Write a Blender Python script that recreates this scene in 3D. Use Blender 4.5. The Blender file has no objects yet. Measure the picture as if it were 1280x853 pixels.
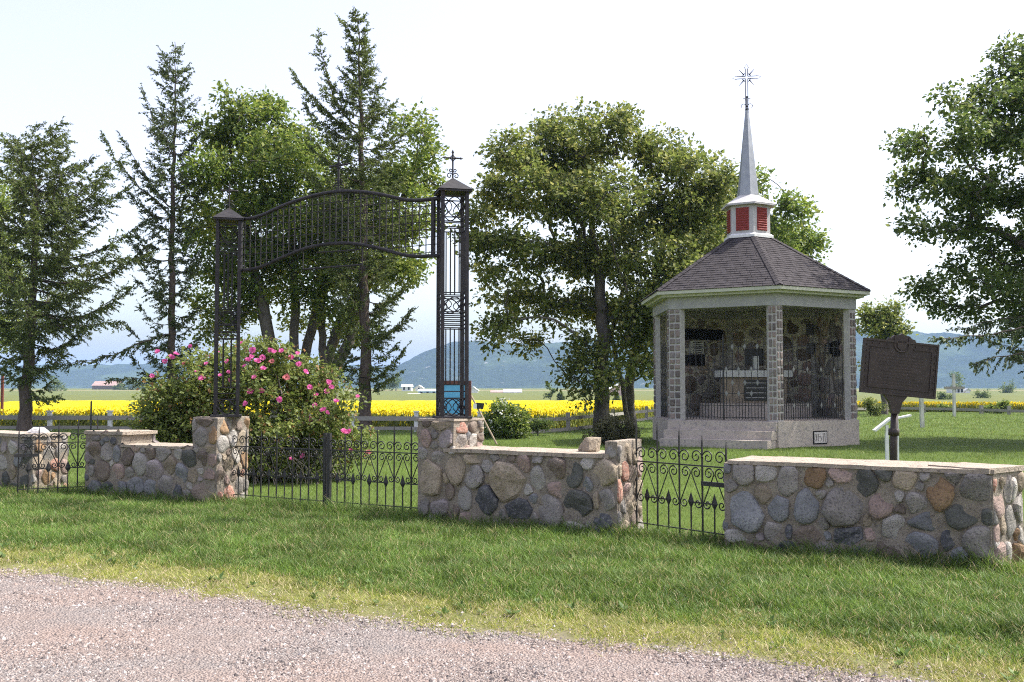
import bpy, math, random
import numpy as np
from mathutils import Vector, noise as mnoise

R = math.radians
rnd = random.Random(7)
rng = np.random.default_rng(11)
scene = bpy.context.scene
COL = scene.collection

# ------------------------------------------------------------------ camera
FPX, CX, CY, HOR, EYE = 1250.0, 640.0, 426.5, 486.0, 1.6
PITCH = math.atan((HOR - CY) / FPX)
cd = bpy.data.cameras.new("camera")
cd.sensor_width = 36.0
cd.lens = FPX / 1280.0 * 36.0
cd.clip_start = 0.1
cd.clip_end = 30000
cam = bpy.data.objects.new("camera", cd)
cam.location = (0, 0, EYE)
cam.rotation_euler = (math.pi / 2 + PITCH, 0, 0)
COL.objects.link(cam)
scene.camera = cam

# ------------------------------------------------------------------ sky, sun, exposure
SUN_EL = 56.0
SUN_DIR = Vector((0.975, 0.18, 0)).normalized()           # horizontal direction towards the sun
sun_az = math.atan2(SUN_DIR.x, SUN_DIR.y)                # clockwise from +Y
w = bpy.data.worlds.new("World")
scene.world = w
w.use_nodes = True
nt = w.node_tree
bg = nt.nodes["Background"]
sky = nt.nodes.new("ShaderNodeTexSky")
sky.sky_type = 'NISHITA'
sky.sun_disc = False
sky.sun_elevation = R(SUN_EL)
sky.sun_rotation = sun_az
sky.altitude = 0
sky.air_density = 1.15
sky.dust_density = 3.2
sky.ozone_density = 1.0
hsv = nt.nodes.new("ShaderNodeHueSaturation")
hsv.inputs["Saturation"].default_value = 0.6
hsv.inputs["Hue"].default_value = 0.53
hsv.inputs["Value"].default_value = 1.0
nt.links.new(sky.outputs[0], hsv.inputs["Color"])
nt.links.new(hsv.outputs[0], bg.inputs[0])
bg.inputs[1].default_value = 0.15
sd = bpy.data.lights.new("sun", 'SUN')
sd.energy = 3.3
sd.angle = R(0.6)
sd.color = (1.0, 0.955, 0.88)
sun = bpy.data.objects.new("sun", sd)
sv = Vector((SUN_DIR.x * math.cos(R(SUN_EL)), SUN_DIR.y * math.cos(R(SUN_EL)), math.sin(R(SUN_EL))))
sun.rotation_euler = sv.to_track_quat('Z', 'Y').to_euler()
sun.location = (30, 10, 60)
COL.objects.link(sun)
scene.view_settings.view_transform = 'Standard'
scene.view_settings.look = 'None'
scene.view_settings.gamma = 1.0
scene.view_settings.use_curve_mapping = False
scene.view_settings.exposure = 1.22
try:
    scene.cycles.use_denoising = False
    scene.cycles.filter_width = 1.1
    scene.cycles.max_bounces = 8
    scene.cycles.transparent_max_bounces = 8
    scene.cycles.volume_bounces = 1
    scene.cycles.diffuse_bounces = 6
    scene.cycles.sample_clamp_indirect = 6.0
except Exception:
    pass

# ------------------------------------------------------------------ photo geometry -> place
FWD = Vector((0, math.cos(PITCH), math.sin(PITCH)))
UP = Vector((0, -math.sin(PITCH), math.cos(PITCH)))
CAMP = Vector((0, 0, EYE))
def ray(px, py):
    return Vector((1, 0, 0)) * ((px - CX) / FPX) + UP * (-(py - CY) / FPX) + FWD
def P(px, py, Y):
    d = ray(px, py)
    return CAMP + d * (Y / d.y)
def G(px, py, z=0.0):
    d = ray(px, py)
    return CAMP + d * ((z - EYE) / d.z)
def on_plane(px, py, o, n):
    d = ray(px, py)
    return CAMP + d * ((o - CAMP).dot(n) / d.dot(n))

# ------------------------------------------------------------------ object helpers
def tag(o, label=None, cat=None, group=None, kind=None):
    if label: o["label"] = label
    if cat: o["category"] = cat
    if group: o["group"] = group
    if kind: o["kind"] = kind
    return o
def empty(name, loc=(0, 0, 0), rz=0.0, label=None, cat=None, group=None):
    o = bpy.data.objects.new(name, None)
    o.empty_display_size = 0.2
    o.location = loc
    o.rotation_euler = (0, 0, rz)
    COL.objects.link(o)
    return tag(o, label, cat, group, "thing" if label else None)
def link(name, me, parent=None, loc=(0, 0, 0), rot=(0, 0, 0), scale=(1, 1, 1)):
    o = bpy.data.objects.new(name, me)
    o.location = loc
    o.rotation_euler = rot
    o.scale = scale
    COL.objects.link(o)
    if parent is not None:
        o.parent = parent
    return o
def smooth(me, on=True):
    me.polygons.foreach_set("use_smooth", np.full(len(me.polygons), on, dtype=bool))

class MB:
    """collects shapes, builds ONE mesh"""
    def __init__(s):
        s.v = []; s.f = []
    def add(s, vs, fs):
        b = len(s.v)
        s.v.extend([tuple(x) for x in vs])
        s.f.extend([tuple(i + b for i in f) for f in fs])
    def obox(s, c, ax, ay, az):
        """oriented box, half-axis vectors"""
        c = Vector(c); ax = Vector(ax); ay = Vector(ay); az = Vector(az)
        vs = [c + sx * ax + sy * ay + sz * az for sz in (-1, 1) for sy in (-1, 1) for sx in (-1, 1)]
        s.add(vs, [(0, 2, 3, 1), (4, 5, 7, 6), (0, 1, 5, 4), (2, 6, 7, 3), (0, 4, 6, 2), (1, 3, 7, 5)])
    def box(s, x0, x1, y0, y1, z0, z1):
        s.obox(((x0 + x1) / 2, (y0 + y1) / 2, (z0 + z1) / 2), ((x1 - x0) / 2, 0, 0), (0, (y1 - y0) / 2, 0), (0, 0, (z1 - z0) / 2))
    def tube(s, pts, r, n=6, cap=True):
        pts = [Vector(p) for p in pts]
        rs = r if isinstance(r, (list, tuple)) else [r] * len(pts)
        rings = []
        for i, p in enumerate(pts):
            t = (pts[min(i + 1, len(pts) - 1)] - pts[max(i - 1, 0)])
            if t.length < 1e-9: t = Vector((0, 0, 1))
            t.normalize()
            a = Vector((0, 0, 1)) if abs(t.z) < 0.9 else Vector((1, 0, 0))
            u = t.cross(a).normalized(); w_ = t.cross(u)
            rings.append([p + (u * math.cos(2 * math.pi * k / n) + w_ * math.sin(2 * math.pi * k / n)) * rs[i] for k in range(n)])
        vs = [v for rg in rings for v in rg]
        fs = []
        for i in range(len(pts) - 1):
            for k in range(n):
                fs.append((i * n + k, i * n + (k + 1) % n, (i + 1) * n + (k + 1) % n, (i + 1) * n + k))
        if cap:
            fs.append(tuple(range(n))[::-1]); fs.append(tuple((len(pts) - 1) * n + k for k in range(n)))
        s.add(vs, fs)
    def bar(s, a, b, wx, wy, up=(0, 0, 1)):
        """rectangular bar from a to b"""
        a = Vector(a); b = Vector(b); t = (b - a)
        L = t.length; t.normalize()
        upv = Vector(up)
        if abs(t.dot(upv)) > 0.95: upv = Vector((1, 0, 0))
        u = t.cross(upv).normalized(); w_ = u.cross(t)
        s.obox((a + b) / 2, t * (L / 2), u * (wx / 2), w_ * (wy / 2))
    def prism(s, poly, z0, z1):
        n = len(poly)
        s.add([(x, y, z0) for x, y in poly] + [(x, y, z1) for x, y in poly],
              [tuple(range(n))[::-1], tuple(range(n, 2 * n))] + [(i, (i + 1) % n, n + (i + 1) % n, n + i) for i in range(n)])
    def mesh(s, name, mat=None, sm=False):
        me = bpy.data.meshes.new(name)
        me.from_pydata([tuple(v) for v in s.v], [], s.f)
        if mat: me.materials.append(mat)
        if sm: smooth(me)
        me.validate()
        me.update()
        return me
    def build(s, name, mat, parent=None, sm=False, **kw):
        return link(name, s.mesh(name, mat, sm), parent, **kw)

def np_mesh(name, V, F, mat, sm=False):
    """V (n,3), F (m,k) arrays, k = 3 or 4"""
    V = np.asarray(V, dtype=np.float32); F = np.asarray(F, dtype=np.int32)
    m, k = F.shape
    me = bpy.data.meshes.new(name)
    me.vertices.add(len(V)); me.vertices.foreach_set("co", V.ravel())
    me.loops.add(m * k); me.loops.foreach_set("vertex_index", F.ravel())
    me.polygons.add(m)
    me.polygons.foreach_set("loop_start", np.arange(0, m * k, k, dtype=np.int32))
    try: me.polygons.foreach_set("loop_total", np.full(m, k, dtype=np.int32))
    except Exception: pass
    me.update(calc_edges=True)
    if mat: me.materials.append(mat)
    smooth(me, sm)
    return me

# ------------------------------------------------------------------ materials
def newmat(name):
    m = bpy.data.materials.new(name)
    m.use_nodes = True
    return m, m.node_tree, m.node_tree.nodes["Principled BSDF"]
def mixrgb(nt_, a, b, fac, mode='MIX'):
    n = nt_.nodes.new("ShaderNodeMix"); n.data_type = 'RGBA'; n.blend_type = mode
    for sock, val in ((n.inputs[6], a), (n.inputs[7], b), (n.inputs[0], fac)):
        if hasattr(val, "is_output"): nt_.links.new(val, sock)
        elif isinstance(val, (int, float)): sock.default_value = val
        else: sock.default_value = (*val, 1)
    return n.outputs[2]
def noise_fac(nt_, scale, lo=0.35, hi=0.65, detail=5, coord='Object', rough=0.6, tex='noise', stretch=None, dist=0.0):
    tc = nt_.nodes.new("ShaderNodeTexCoord") if coord != 'World' else nt_.nodes.new("ShaderNodeNewGeometry")
    out = tc.outputs[coord] if coord != 'World' else tc.outputs["Position"]
    if stretch:
        mp = nt_.nodes.new("ShaderNodeMapping"); mp.inputs["Scale"].default_value = stretch
        nt_.links.new(out, mp.inputs[0]); out = mp.outputs[0]
    if tex == 'noise':
        n = nt_.nodes.new("ShaderNodeTexNoise"); n.inputs["Detail"].default_value = detail
        n.inputs["Roughness"].default_value = rough; n.inputs["Distortion"].default_value = dist
        o = n.outputs[0]
    else:
        n = nt_.nodes.new("ShaderNodeTexVoronoi"); o = n.outputs[0]
    n.inputs["Scale"].default_value = scale
    nt_.links.new(out, n.inputs["Vector"])
    mr = nt_.nodes.new("ShaderNodeMapRange")
    mr.inputs[1].default_value = lo; mr.inputs[2].default_value = hi
    nt_.links.new(o, mr.inputs[0])
    return mr.outputs[0], o
def M(name, c1, c2=None, scale=6, rough=0.85, bump=0.0, bscale=None, metallic=0.0, c3=None, scale3=60, coord='Object',
      rand=0.0, spec=0.3, stretch=None, lo3=0.55, hi3=0.7):
    m, t, b = newmat(name)
    b.inputs["Roughness"].default_value = rough
    b.inputs["Metallic"].default_value = metallic
    b.inputs["Specular IOR Level"].default_value = spec
    col = None
    if c2 is not None:
        f, _ = noise_fac(t, scale, coord=coord, stretch=stretch)
        col = mixrgb(t, c1, c2, f)
    if c3 is not None:
        f, _ = noise_fac(t, scale3, lo=lo3, hi=hi3, coord=coord, detail=2)
        col = mixrgb(t, col if col is not None else c1, c3, f)
    if rand > 0:
        oi = t.nodes.new("ShaderNodeObjectInfo")
        mr = t.nodes.new("ShaderNodeMapRange"); mr.inputs[3].default_value = 1 - rand; mr.inputs[4].default_value = 1 + rand
        t.links.new(oi.outputs["Random"], mr.inputs[0])
        hs = t.nodes.new("ShaderNodeHueSaturation")
        t.links.new(mr.outputs[0], hs.inputs["Value"])
        if col is None: hs.inputs["Color"].default_value = (*c1, 1)
        else: t.links.new(col, hs.inputs["Color"])
        col = hs.outputs[0]
    if col is None: b.inputs["Base Color"].default_value = (*c1, 1)
    else: t.links.new(col, b.inputs["Base Color"])
    if bump > 0:
        _, o = noise_fac(t, bscale or scale * 4, coord=coord, detail=8, rough=0.65)
        bn = t.nodes.new("ShaderNodeBump"); bn.inputs["Strength"].default_value = bump; bn.inputs["Distance"].default_value = 0.02
        t.links.new(o, bn.inputs["Height"]); t.links.new(bn.outputs[0], b.inputs["Normal"])
    return m
def leafmat(name, c_dark, c_light, trans=0.35, c_alt=None, alt=0.08, rough=0.55, clump=0.6, cc=0.22):
    m, t, b = newmat(name)
    g = t.nodes.new("ShaderNodeNewGeometry")
    col = mixrgb(t, c_dark, c_light, g.outputs["Random Per Island"])
    f, _ = noise_fac(t, clump, lo=0.3, hi=0.7, coord='World', detail=2)
    hs = t.nodes.new("ShaderNodeHueSaturation")
    mr = t.nodes.new("ShaderNodeMapRange"); mr.inputs[3].default_value = 1 - cc; mr.inputs[4].default_value = 1 + cc
    t.links.new(f, mr.inputs[0]); t.links.new(mr.outputs[0], hs.inputs["Value"]); t.links.new(col, hs.inputs["Color"])
    col = hs.outputs[0]
    if c_alt:
        mth = t.nodes.new("ShaderNodeMath"); mth.operation = 'MULTIPLY'; mth.inputs[1].default_value = 7.31
        fr = t.nodes.new("ShaderNodeMath"); fr.operation = 'FRACT'
        lt = t.nodes.new("ShaderNodeMath"); lt.operation = 'LESS_THAN'; lt.inputs[1].default_value = alt
        t.links.new(g.outputs["Random Per Island"], mth.inputs[0]); t.links.new(mth.outputs[0], fr.inputs[0]); t.links.new(fr.outputs[0], lt.inputs[0])
        col = mixrgb(t, col, c_alt, lt.outputs[0])
    t.links.new(col, b.inputs["Base Color"])
    b.inputs["Roughness"].default_value = rough
    b.inputs["Specular IOR Level"].default_value = 0.35
    tr = t.nodes.new("ShaderNodeBsdfTranslucent")
    hs2 = t.nodes.new("ShaderNodeHueSaturation"); hs2.inputs["Value"].default_value = 1.3; hs2.inputs["Hue"].default_value = 0.485
    t.links.new(col, hs2.inputs["Color"]); t.links.new(hs2.outputs[0], tr.inputs[0])
    mx = t.nodes.new("ShaderNodeMixShader"); mx.inputs[0].default_value = trans
    t.links.new(b.outputs[0], mx.inputs[1]); t.links.new(tr.outputs[0], mx.inputs[2])
    t.links.new(mx.outputs[0], t.nodes["Material Output"].inputs[0])
    return m

IRON = M("black_iron", (0.012, 0.012, 0.014), (0.03, 0.028, 0.028), 20, rough=0.5, spec=0.4)
TOWER = M("weathered_iron", (0.014, 0.013, 0.016), (0.030, 0.027, 0.029), 14, rough=0.6, c3=(0.036, 0.029, 0.028), scale3=30, lo3=0.6, hi3=0.75)
MORTAR = M("mortar", (0.226, 0.189, 0.152), (0.305, 0.262, 0.213), 9, rough=0.95, bump=1.0, bscale=60, c3=(0.146, 0.122, 0.104), scale3=25)
CAPM = M("sandy_cap", (0.33, 0.27, 0.215), (0.42, 0.355, 0.29), 7, rough=0.95, bump=1.0, bscale=60, c3=(0.20, 0.165, 0.135), scale3=22)
def stone_mat(n, a, b, c, s3=45, bump=1.0):
    return M("stone_" + n, a, b, 6, rough=0.85, bump=bump, bscale=26, c3=c, scale3=s3, rand=0.25, lo3=0.5, hi3=0.68)
ST = {
    'g': stone_mat("grey", (0.207, 0.185, 0.168), (0.287, 0.259, 0.234), (0.122, 0.110, 0.101)),
    'l': stone_mat("light_speckled", (0.329, 0.299, 0.268), (0.415, 0.384, 0.348), (0.110, 0.104, 0.098), 110),
    'b': stone_mat("blue_grey", (0.165, 0.165, 0.171), (0.244, 0.240, 0.242), (0.116, 0.116, 0.122)),
    'd': stone_mat("dark_slate", (0.055, 0.056, 0.063), (0.100, 0.098, 0.102), (0.159, 0.152, 0.152), 30),
    'n': stone_mat("dark_green", (0.083, 0.084, 0.073), (0.128, 0.124, 0.110), (0.059, 0.059, 0.054)),
    't': stone_mat("tan", (0.275, 0.220, 0.159), (0.354, 0.293, 0.220), (0.183, 0.146, 0.107)),
    'o': stone_mat("ochre", (0.244, 0.152, 0.083), (0.329, 0.220, 0.128), (0.159, 0.100, 0.063)),
    'p': stone_mat("pink", (0.287, 0.205, 0.177), (0.366, 0.271, 0.232), (0.183, 0.140, 0.128)),
    'r': stone_mat("red", (0.293, 0.140, 0.104), (0.378, 0.207, 0.152), (0.415, 0.305, 0.244)),
    'w': stone_mat("brown", (0.152, 0.117, 0.094), (0.213, 0.171, 0.140), (0.104, 0.081, 0.066)),
    'm': stone_mat("mauve", (0.220, 0.185, 0.181), (0.299, 0.256, 0.248), (0.146, 0.126, 0.126)),
}
BARK = M("bark_grey", (0.085, 0.075, 0.065), (0.16, 0.14, 0.12), 9, rough=0.95, bump=1.0, bscale=30, stretch=(1, 1, 0.25))
BARK_R = M("bark_spruce", (0.07, 0.055, 0.045), (0.13, 0.10, 0.082), 9, rough=0.95, bump=1.0, bscale=30, stretch=(1, 1, 0.3))
CONC = M("concrete", (0.38, 0.325, 0.280), (0.46, 0.40, 0.345), 3, rough=0.92, bump=0.9, bscale=22, c3=(0.26, 0.235, 0.225), scale3=12)
CONC_D = M("beam_concrete", (0.30, 0.295, 0.295), (0.36, 0.35, 0.345), 4, rough=0.9, bump=0.5, bscale=40)
PAINT_W = M("white_paint", (0.74, 0.74, 0.72), (0.62, 0.62, 0.60), 8, rough=0.6)
PAINT_EAVE = M("cream_eave_paint", (0.47, 0.475, 0.385), (0.42, 0.425, 0.34), 5, rough=0.6)
CUP_W = M("cupola_paint", (0.46, 0.45, 0.45), (0.40, 0.39, 0.39), 6, rough=0.6)
METAL = M("galvanised_spire", (0.26, 0.275, 0.30), (0.33, 0.345, 0.37), 5, rough=0.45, metallic=0.35)
RED = M("red_louvre_paint", (0.25, 0.045, 0.042), (0.30, 0.06, 0.055), 12, rough=0.6)
SHING = M("asphalt_shingle", (0.036, 0.031, 0.033), (0.062, 0.054, 0.058), 4.5, rough=0.95, bump=0.6, bscale=80, coord='World', c3=(0.028, 0.024, 0.026), scale3=9)
BRONZE = M("plaque_bronze", (0.026, 0.018, 0.015), (0.040, 0.028, 0.023), 8, rough=0.55, spec=0.4)
WOOD_G = M("weathered_grey_wood", (0.24, 0.225, 0.20), (0.33, 0.31, 0.28), 6, rough=0.95, stretch=(1, 1, 8), bump=0.3)
DARK = M("dark_void", (0.012, 0.012, 0.012), rough=0.9)

# ================================================================== THE SETTING
FX = np.array([-400, -60, -10, 0.4, 1.5, 2.6, 5.5, 10, 24, 45, 400], float)
FY = np.array([60, 42, 38, 36.6, 36.6, 38.3, 46, 57, 68, 61, 61], float)
def fence_y(x): return np.interp(x, FX, FY)
# edge of the gravel, front edge of the taller grass
_ge = [G(px, py) for px, py in ((-250, 694), (0, 713), (200, 736), (400, 766), (600, 791), (800, 811), (1000, 834), (1150, 855), (1280, 882))]
GEX = np.array([-30] + [p.x for p in _ge] + [12], float)
GEY = np.array([_ge[0].y + 11] + [p.y for p in _ge] + [0.6], float)
def gravel_y(x): return np.interp(x, GEX, GEY)
def wob(x, y, s=1.0, seed=0.0):
    """cheap smooth pseudo noise for arrays"""
    x = np.asarray(x) * s; y = np.asarray(y) * s
    return (np.sin(1.7 * x + 2.3 * y + seed) + np.sin(2.9 * x - 1.3 * y + 1.7 * seed + 1.0) + np.sin(0.7 * x + 3.7 * y + 0.6 * seed + 2.0)
            + np.sin(4.1 * x + 0.9 * y + 2.2 * seed)) * 0.25
def sstep(a, b, t):
    t = np.clip((t - a) / (b - a), 0, 1)
    return t * t * (3 - 2 * t)
def gz(x, y):
    x = np.asarray(x, float); y = np.asarray(y, float)
    d = y - fence_y(x) - 2.0
    z = -0.9 * sstep(0, 8, d)
    z = z + 1.9 * sstep(230, 720, y) + np.clip((y - 700) / 1500, 0, 1) * 1.2
    near = 1 - sstep(30, 60, y)
    z = z + 0.025 * wob(x, y, 0.9) * near * sstep(9, 14, y + 0.5 * x)
    return z
def gz1(x, y): return float(gz(x, y))

def canola_far(x, y):
    return np.where(x / np.maximum(y, 1) > 0.24, fence_y(x) + 24, 136.0)

def build_ground():
    ys = np.concatenate([np.arange(-40, 3, 3.0), np.arange(3, 17, 0.2), np.arange(17, 90, 1.0), np.arange(90, 330, 5.0),
                         np.geomspace(330, 9000, 60)])
    xh = np.concatenate([np.arange(0, 10, 0.25), np.arange(10, 60, 1.5), np.geomspace(60, 7000, 36)])
    xs = np.concatenate([-xh[::-1], xh[1:]])
    X, Y = np.meshgrid(xs, ys)
    Z = gz(X, Y)
    V = np.stack([X, Y, Z], -1).reshape(-1, 3)
    ny, nx = X.shape
    i = np.arange(ny - 1)[:, None] * nx + np.arange(nx - 1)[None]
    F = np.stack([i, i + 1, i + nx + 1, i + nx], -1).reshape(-1, 4)
    m, t, b = newmat("ground")
    at = t.nodes.new("ShaderNodeAttribute"); at.attribute_name = "land"
    f1, _ = noise_fac(t, 0.35, 0.3, 0.7, coord='World', detail=6)
    f2, _ = noise_fac(t, 9.0, 0.25, 0.75, coord='World', detail=8)
    hs = t.nodes.new("ShaderNodeHueSaturation")
    mr = t.nodes.new("ShaderNodeMapRange"); mr.inputs[3].default_value = 0.75; mr.inputs[4].default_value = 1.25
    t.links.new(f1, mr.inputs[0]); t.links.new(mr.outputs[0], hs.inputs["Value"]); t.links.new(at.outputs["Color"], hs.inputs["Color"])
    c = mixrgb(t, hs.outputs[0], (0.5, 0.5, 0.5), 0.0)
    dk = mixrgb(t, c, (0.03, 0.05, 0.015), 0.45)
    c = mixrgb(t, dk, c, f2)
    t.links.new(c, b.inputs["Base Color"]); b.inputs["Roughness"].default_value = 0.95; b.inputs["Specular IOR Level"].default_value = 0.1
    me = np_mesh("ground", V, F, m, True)
    # what grows or lies where
    x, y = V[:, 0], V[:, 1]
    col = np.zeros((len(V), 4)); col[:, 3] = 1
    lawn = np.array([0.080, 0.118, 0.022]); verge = np.array([0.15, 0.15, 0.055]); soil = np.array([0.22, 0.18, 0.135])
    crop = np.array([0.135, 0.145, 0.042]); crop2 = np.array([0.135, 0.150, 0.050]); crop3 = np.array([0.085, 0.108, 0.032]); pale = np.array([0.22, 0.195, 0.095])
    col[:, :3] = lawn
    dg = y - gravel_y(x) + 0.30 * wob(x, y, 1.6, 3) + 0.22 * wob(x, y, 4.3, 7)
    wv = 1 - sstep(0.7, 1.4, dg); col[:, :3] = col[:, :3] * (1 - wv[:, None]) + verge * wv[:, None]
    so = 1 - sstep(-0.1, 0.25, dg); col[:, :3] = col[:, :3] * (1 - so[:, None]) + soil * so[:, None]
    far = y > fence_y(x) + 4
    col[far, :3] = crop3
    cf = canola_far(x, y)
    band = y - cf
    col[band > 0, :3] = crop3
    col[(band > 60), :3] = crop
    col[(y > 330), :3] = crop2
    col[(y > 520) , :3] = pale
    col[(y > 620), :3] = crop2
    col[(y > 1000), :3] = crop
    a = me.color_attributes.new("land", 'FLOAT_COLOR', 'POINT')
    a.data.foreach_set("color", col.astype(np.float32).ravel())
    tag(link("ground", me), kind="structure")
build_ground()

def build_gravel():
    xs = np.arange(-14, 8.01, 0.07)
    ys0 = np.concatenate([np.linspace(0, 1, 60)])
    ed = gravel_y(xs) + 0.10 * wob(xs, xs * 0.3, 4.0, 1) + 0.05 * wob(xs, xs, 13.0, 2)
    X = np.repeat(xs[None], len(ys0), 0)
    Y = -25 + (ed[None] + 25) * (1 - (1 - ys0[:, None]) ** 3)
    Z = 0.006 + 0.008 * wob(X, Y, 1.5, 5) + 0.004 * wob(X, Y, 7, 5)
    Z = np.maximum(Z, 0.004) + 0.012 * sstep(0, 0.5, ed[None] - Y)
    V = np.stack([X, Y, Z], -1).reshape(-1, 3)
    ny, nx = X.shape
    i = np.arange(ny - 1)[:, None] * nx + np.arange(nx - 1)[None]
    F = np.stack([i, i + 1, i + nx + 1, i + nx], -1).reshape(-1, 4)
    m, t, b = newmat("gravel")
    f, _ = noise_fac(t, 0.9, 0.38, 0.62, coord='World', detail=4, stretch=(0.6, 1.4, 1))
    c = mixrgb(t, (0.215, 0.178, 0.160), (0.29, 0.190, 0.145), f)
    f2, o2 = noise_fac(t, 70, 0.36, 0.64, coord='World', detail=3, rough=0.8)
    c = mixrgb(t, mixrgb(t, c, (0.06, 0.05, 0.048), 0.6), mixrgb(t, c, (0.42, 0.38, 0.36), 0.42), f2)
    t.links.new(c, b.inputs["Base Color"]); b.inputs["Roughness"].default_value = 0.95
    _, o3 = noise_fac(t, 60, coord='World', tex='voronoi')
    bn = t.nodes.new("ShaderNodeBump"); bn.inputs["Strength"].default_value = 1.0; bn.inputs["Distance"].default_value = 0.02
    t.links.new(o3, bn.inputs["Height"]); t.links.new(bn.outputs[0], b.inputs["Normal"])
    tag(link("gravel_road", np_mesh("gravel_road", V, F, m, True)), kind="structure")
    # loose pebbles, nobody could count them
    n = 90000
    y = 4.9 + rng.random(n) ** 1.25 * 5.5
    x = (rng.random(n) * 1.12 - 0.56) * y
    dg = y - gravel_y(x) - 0.1 * wob(x, y, 4, 1)
    keep = (dg < 0.05) | ((dg < 0.5) & (rng.random(n) < 0.12))
    x, y = x[keep], y[keep]; n = len(x)
    s = np.where(rng.random(n) < 0.04, 0.011 + rng.random(n) * 0.010, 0.004 + rng.random(n) * 0.0065)
    base = np.array([(1, 0, 0), (0.2, 1, 0), (-0.9, 0.3, 0), (-0.1, -0.9, 0), (0.1, 0.1, 0.75)], float)
    V = np.zeros((n, 5, 3))
    a = rng.random(n) * 6.283
    jit = 0.7 + 0.6 * rng.random((n, 5))
    bx = base[None, :, 0] * jit; by = base[None, :, 1] * jit * (0.6 + 0.4 * rng.random((n, 1)))
    V[:, :, 0] = x[:, None] + s[:, None] * (bx * np.cos(a)[:, None] - by * np.sin(a)[:, None])
    V[:, :, 1] = y[:, None] + s[:, None] * (bx * np.sin(a)[:, None] + by * np.cos(a)[:, None])
    V[:, :, 2] = 0.017 + s[:, None] * base[None, :, 2] * jit
    k = np.arange(n)[:, None] * 5
    F = np.concatenate([np.stack([k[:, 0] + i, k[:, 0] + (i + 1) % 4, k[:, 0] + 4], -1) for i in range(4)])
    pm, t, b = newmat("pebble")
    g = t.nodes.new("ShaderNodeNewGeometry")
    cr = t.nodes.new("ShaderNodeValToRGB")
    e = cr.color_ramp.elements
    e[0].position = 0; e[0].color = (0.06, 0.05, 0.05, 1); e[1].position = 1; e[1].color = (0.46, 0.42, 0.40, 1)
    e.new(0.35).color = (0.20, 0.165, 0.15, 1); e.new(0.6).color = (0.30, 0.225, 0.195, 1); e.new(0.85).color = (0.35, 0.31, 0.29, 1)
    t.links.new(g.outputs["Random Per Island"], cr.inputs[0]); t.links.new(cr.outputs[0], b.inputs["Base Color"])
    b.inputs["Roughness"].default_value = 0.85
    tag(link("gravel_pebbles", np_mesh("gravel_pebbles", V.reshape(-1, 3), F, pm)), "loose pinkish grey gravel stones strewn over the road", "gravel", kind="stuff")
build_gravel()

# ---- hills
def hill(name, prof, Y0, depth, seed, cliff=False):
    """prof: list of (px, py) of the skyline, Y0 distance of the crest"""
    m, t, b = newmat(name + "_cover")
    f, _ = noise_fac(t, 0.06, 0.3, 0.7, coord='World', detail=6)
    c = mixrgb(t, (0.016, 0.027, 0.014), (0.036, 0.052, 0.027), f)
    f2, _ = noise_fac(t, 0.006, 0.5, 0.62, coord='World', detail=5)
    c = mixrgb(t, c, (0.05, 0.072, 0.034), f2)
    if cliff:
        f3, _ = noise_fac(t, 0.035, 0.62, 0.70, coord='World', detail=9, stretch=(1, 1, 0.45), rough=0.7)
        c = mixrgb(t, c, (0.22, 0.21, 0.19), f3)
    t.links.new(c, b.inputs["Base Color"]); b.inputs["Roughness"].default_value = 1.0; b.inputs["Specular IOR Level"].default_value = 0
    px = np.array([p[0] for p in prof], float)
    zz = np.array([P(p[0], p[1], Y0).z for p in prof]); xx = np.array([P(p[0], p[1], Y0).x for p in prof])
    xs = np.arange(xx[0], xx[-1], 7.0)
    H = np.interp(xs, xx, zz)
    H = np.convolve(np.pad(H, 6, mode='edge'), np.ones(13) / 13, 'valid')
    vs = np.concatenate([np.linspace(-1, 0, 46), np.linspace(0, 1, 10)[1:]])
    X = np.repeat(xs[None], len(vs), 0)
    Y = Y0 + vs[:, None] * depth + 30 * wob(X, X * 0.2, 0.006, seed)
    pr = np.where(vs < 0, sstep(-1, -0.05, vs) ** 0.9, 1 - sstep(0, 1, vs))
    Z = H[None] * pr[:, None] + 0.5
    Z += (5.0 * wob(X, Y, 0.02, seed) + 2.2 * wob(X, Y, 0.11, seed) + 1.6 * wob(X, Y, 0.37, seed)) * np.minimum(1, pr[:, None] * 2.5) * (H[None] / H.max()) ** 0.5
    Z -= 3 * (1 - np.minimum(1, pr[:, None] * 12))
    V = np.stack([X, Y, Z], -1).reshape(-1, 3)
    ny, nx = X.shape
    i = np.arange(ny - 1)[:, None] * nx + np.arange(nx - 1)[None]
    F = np.stack([i, i + 1, i + nx + 1, i + nx], -1).reshape(-1, 4)
    tag(link(name, np_mesh(name, V, F, m, True)), kind="structure")
hill("mountain", [(380, 487), (430, 484), (480, 473), (500, 460), (525, 445), (555, 432), (585, 427), (620, 429), (660, 431), (700, 430), (760, 424), (830, 418),
                  (950, 414), (1050, 412), (1130, 417), (1180, 419), (1240, 424), (1290, 431), (1400, 446), (1600, 468), (1900, 480)], 2900, 620, 1.0, True)
hill("hill", [(-900, 478), (-500, 470), (-200, 464), (0, 461), (60, 457), (120, 458), (190, 456), (260, 455), (330, 458), (420, 457), (480, 459), (540, 468), (600, 480), (660, 487)], 3300, 700, 4.0)

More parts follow.
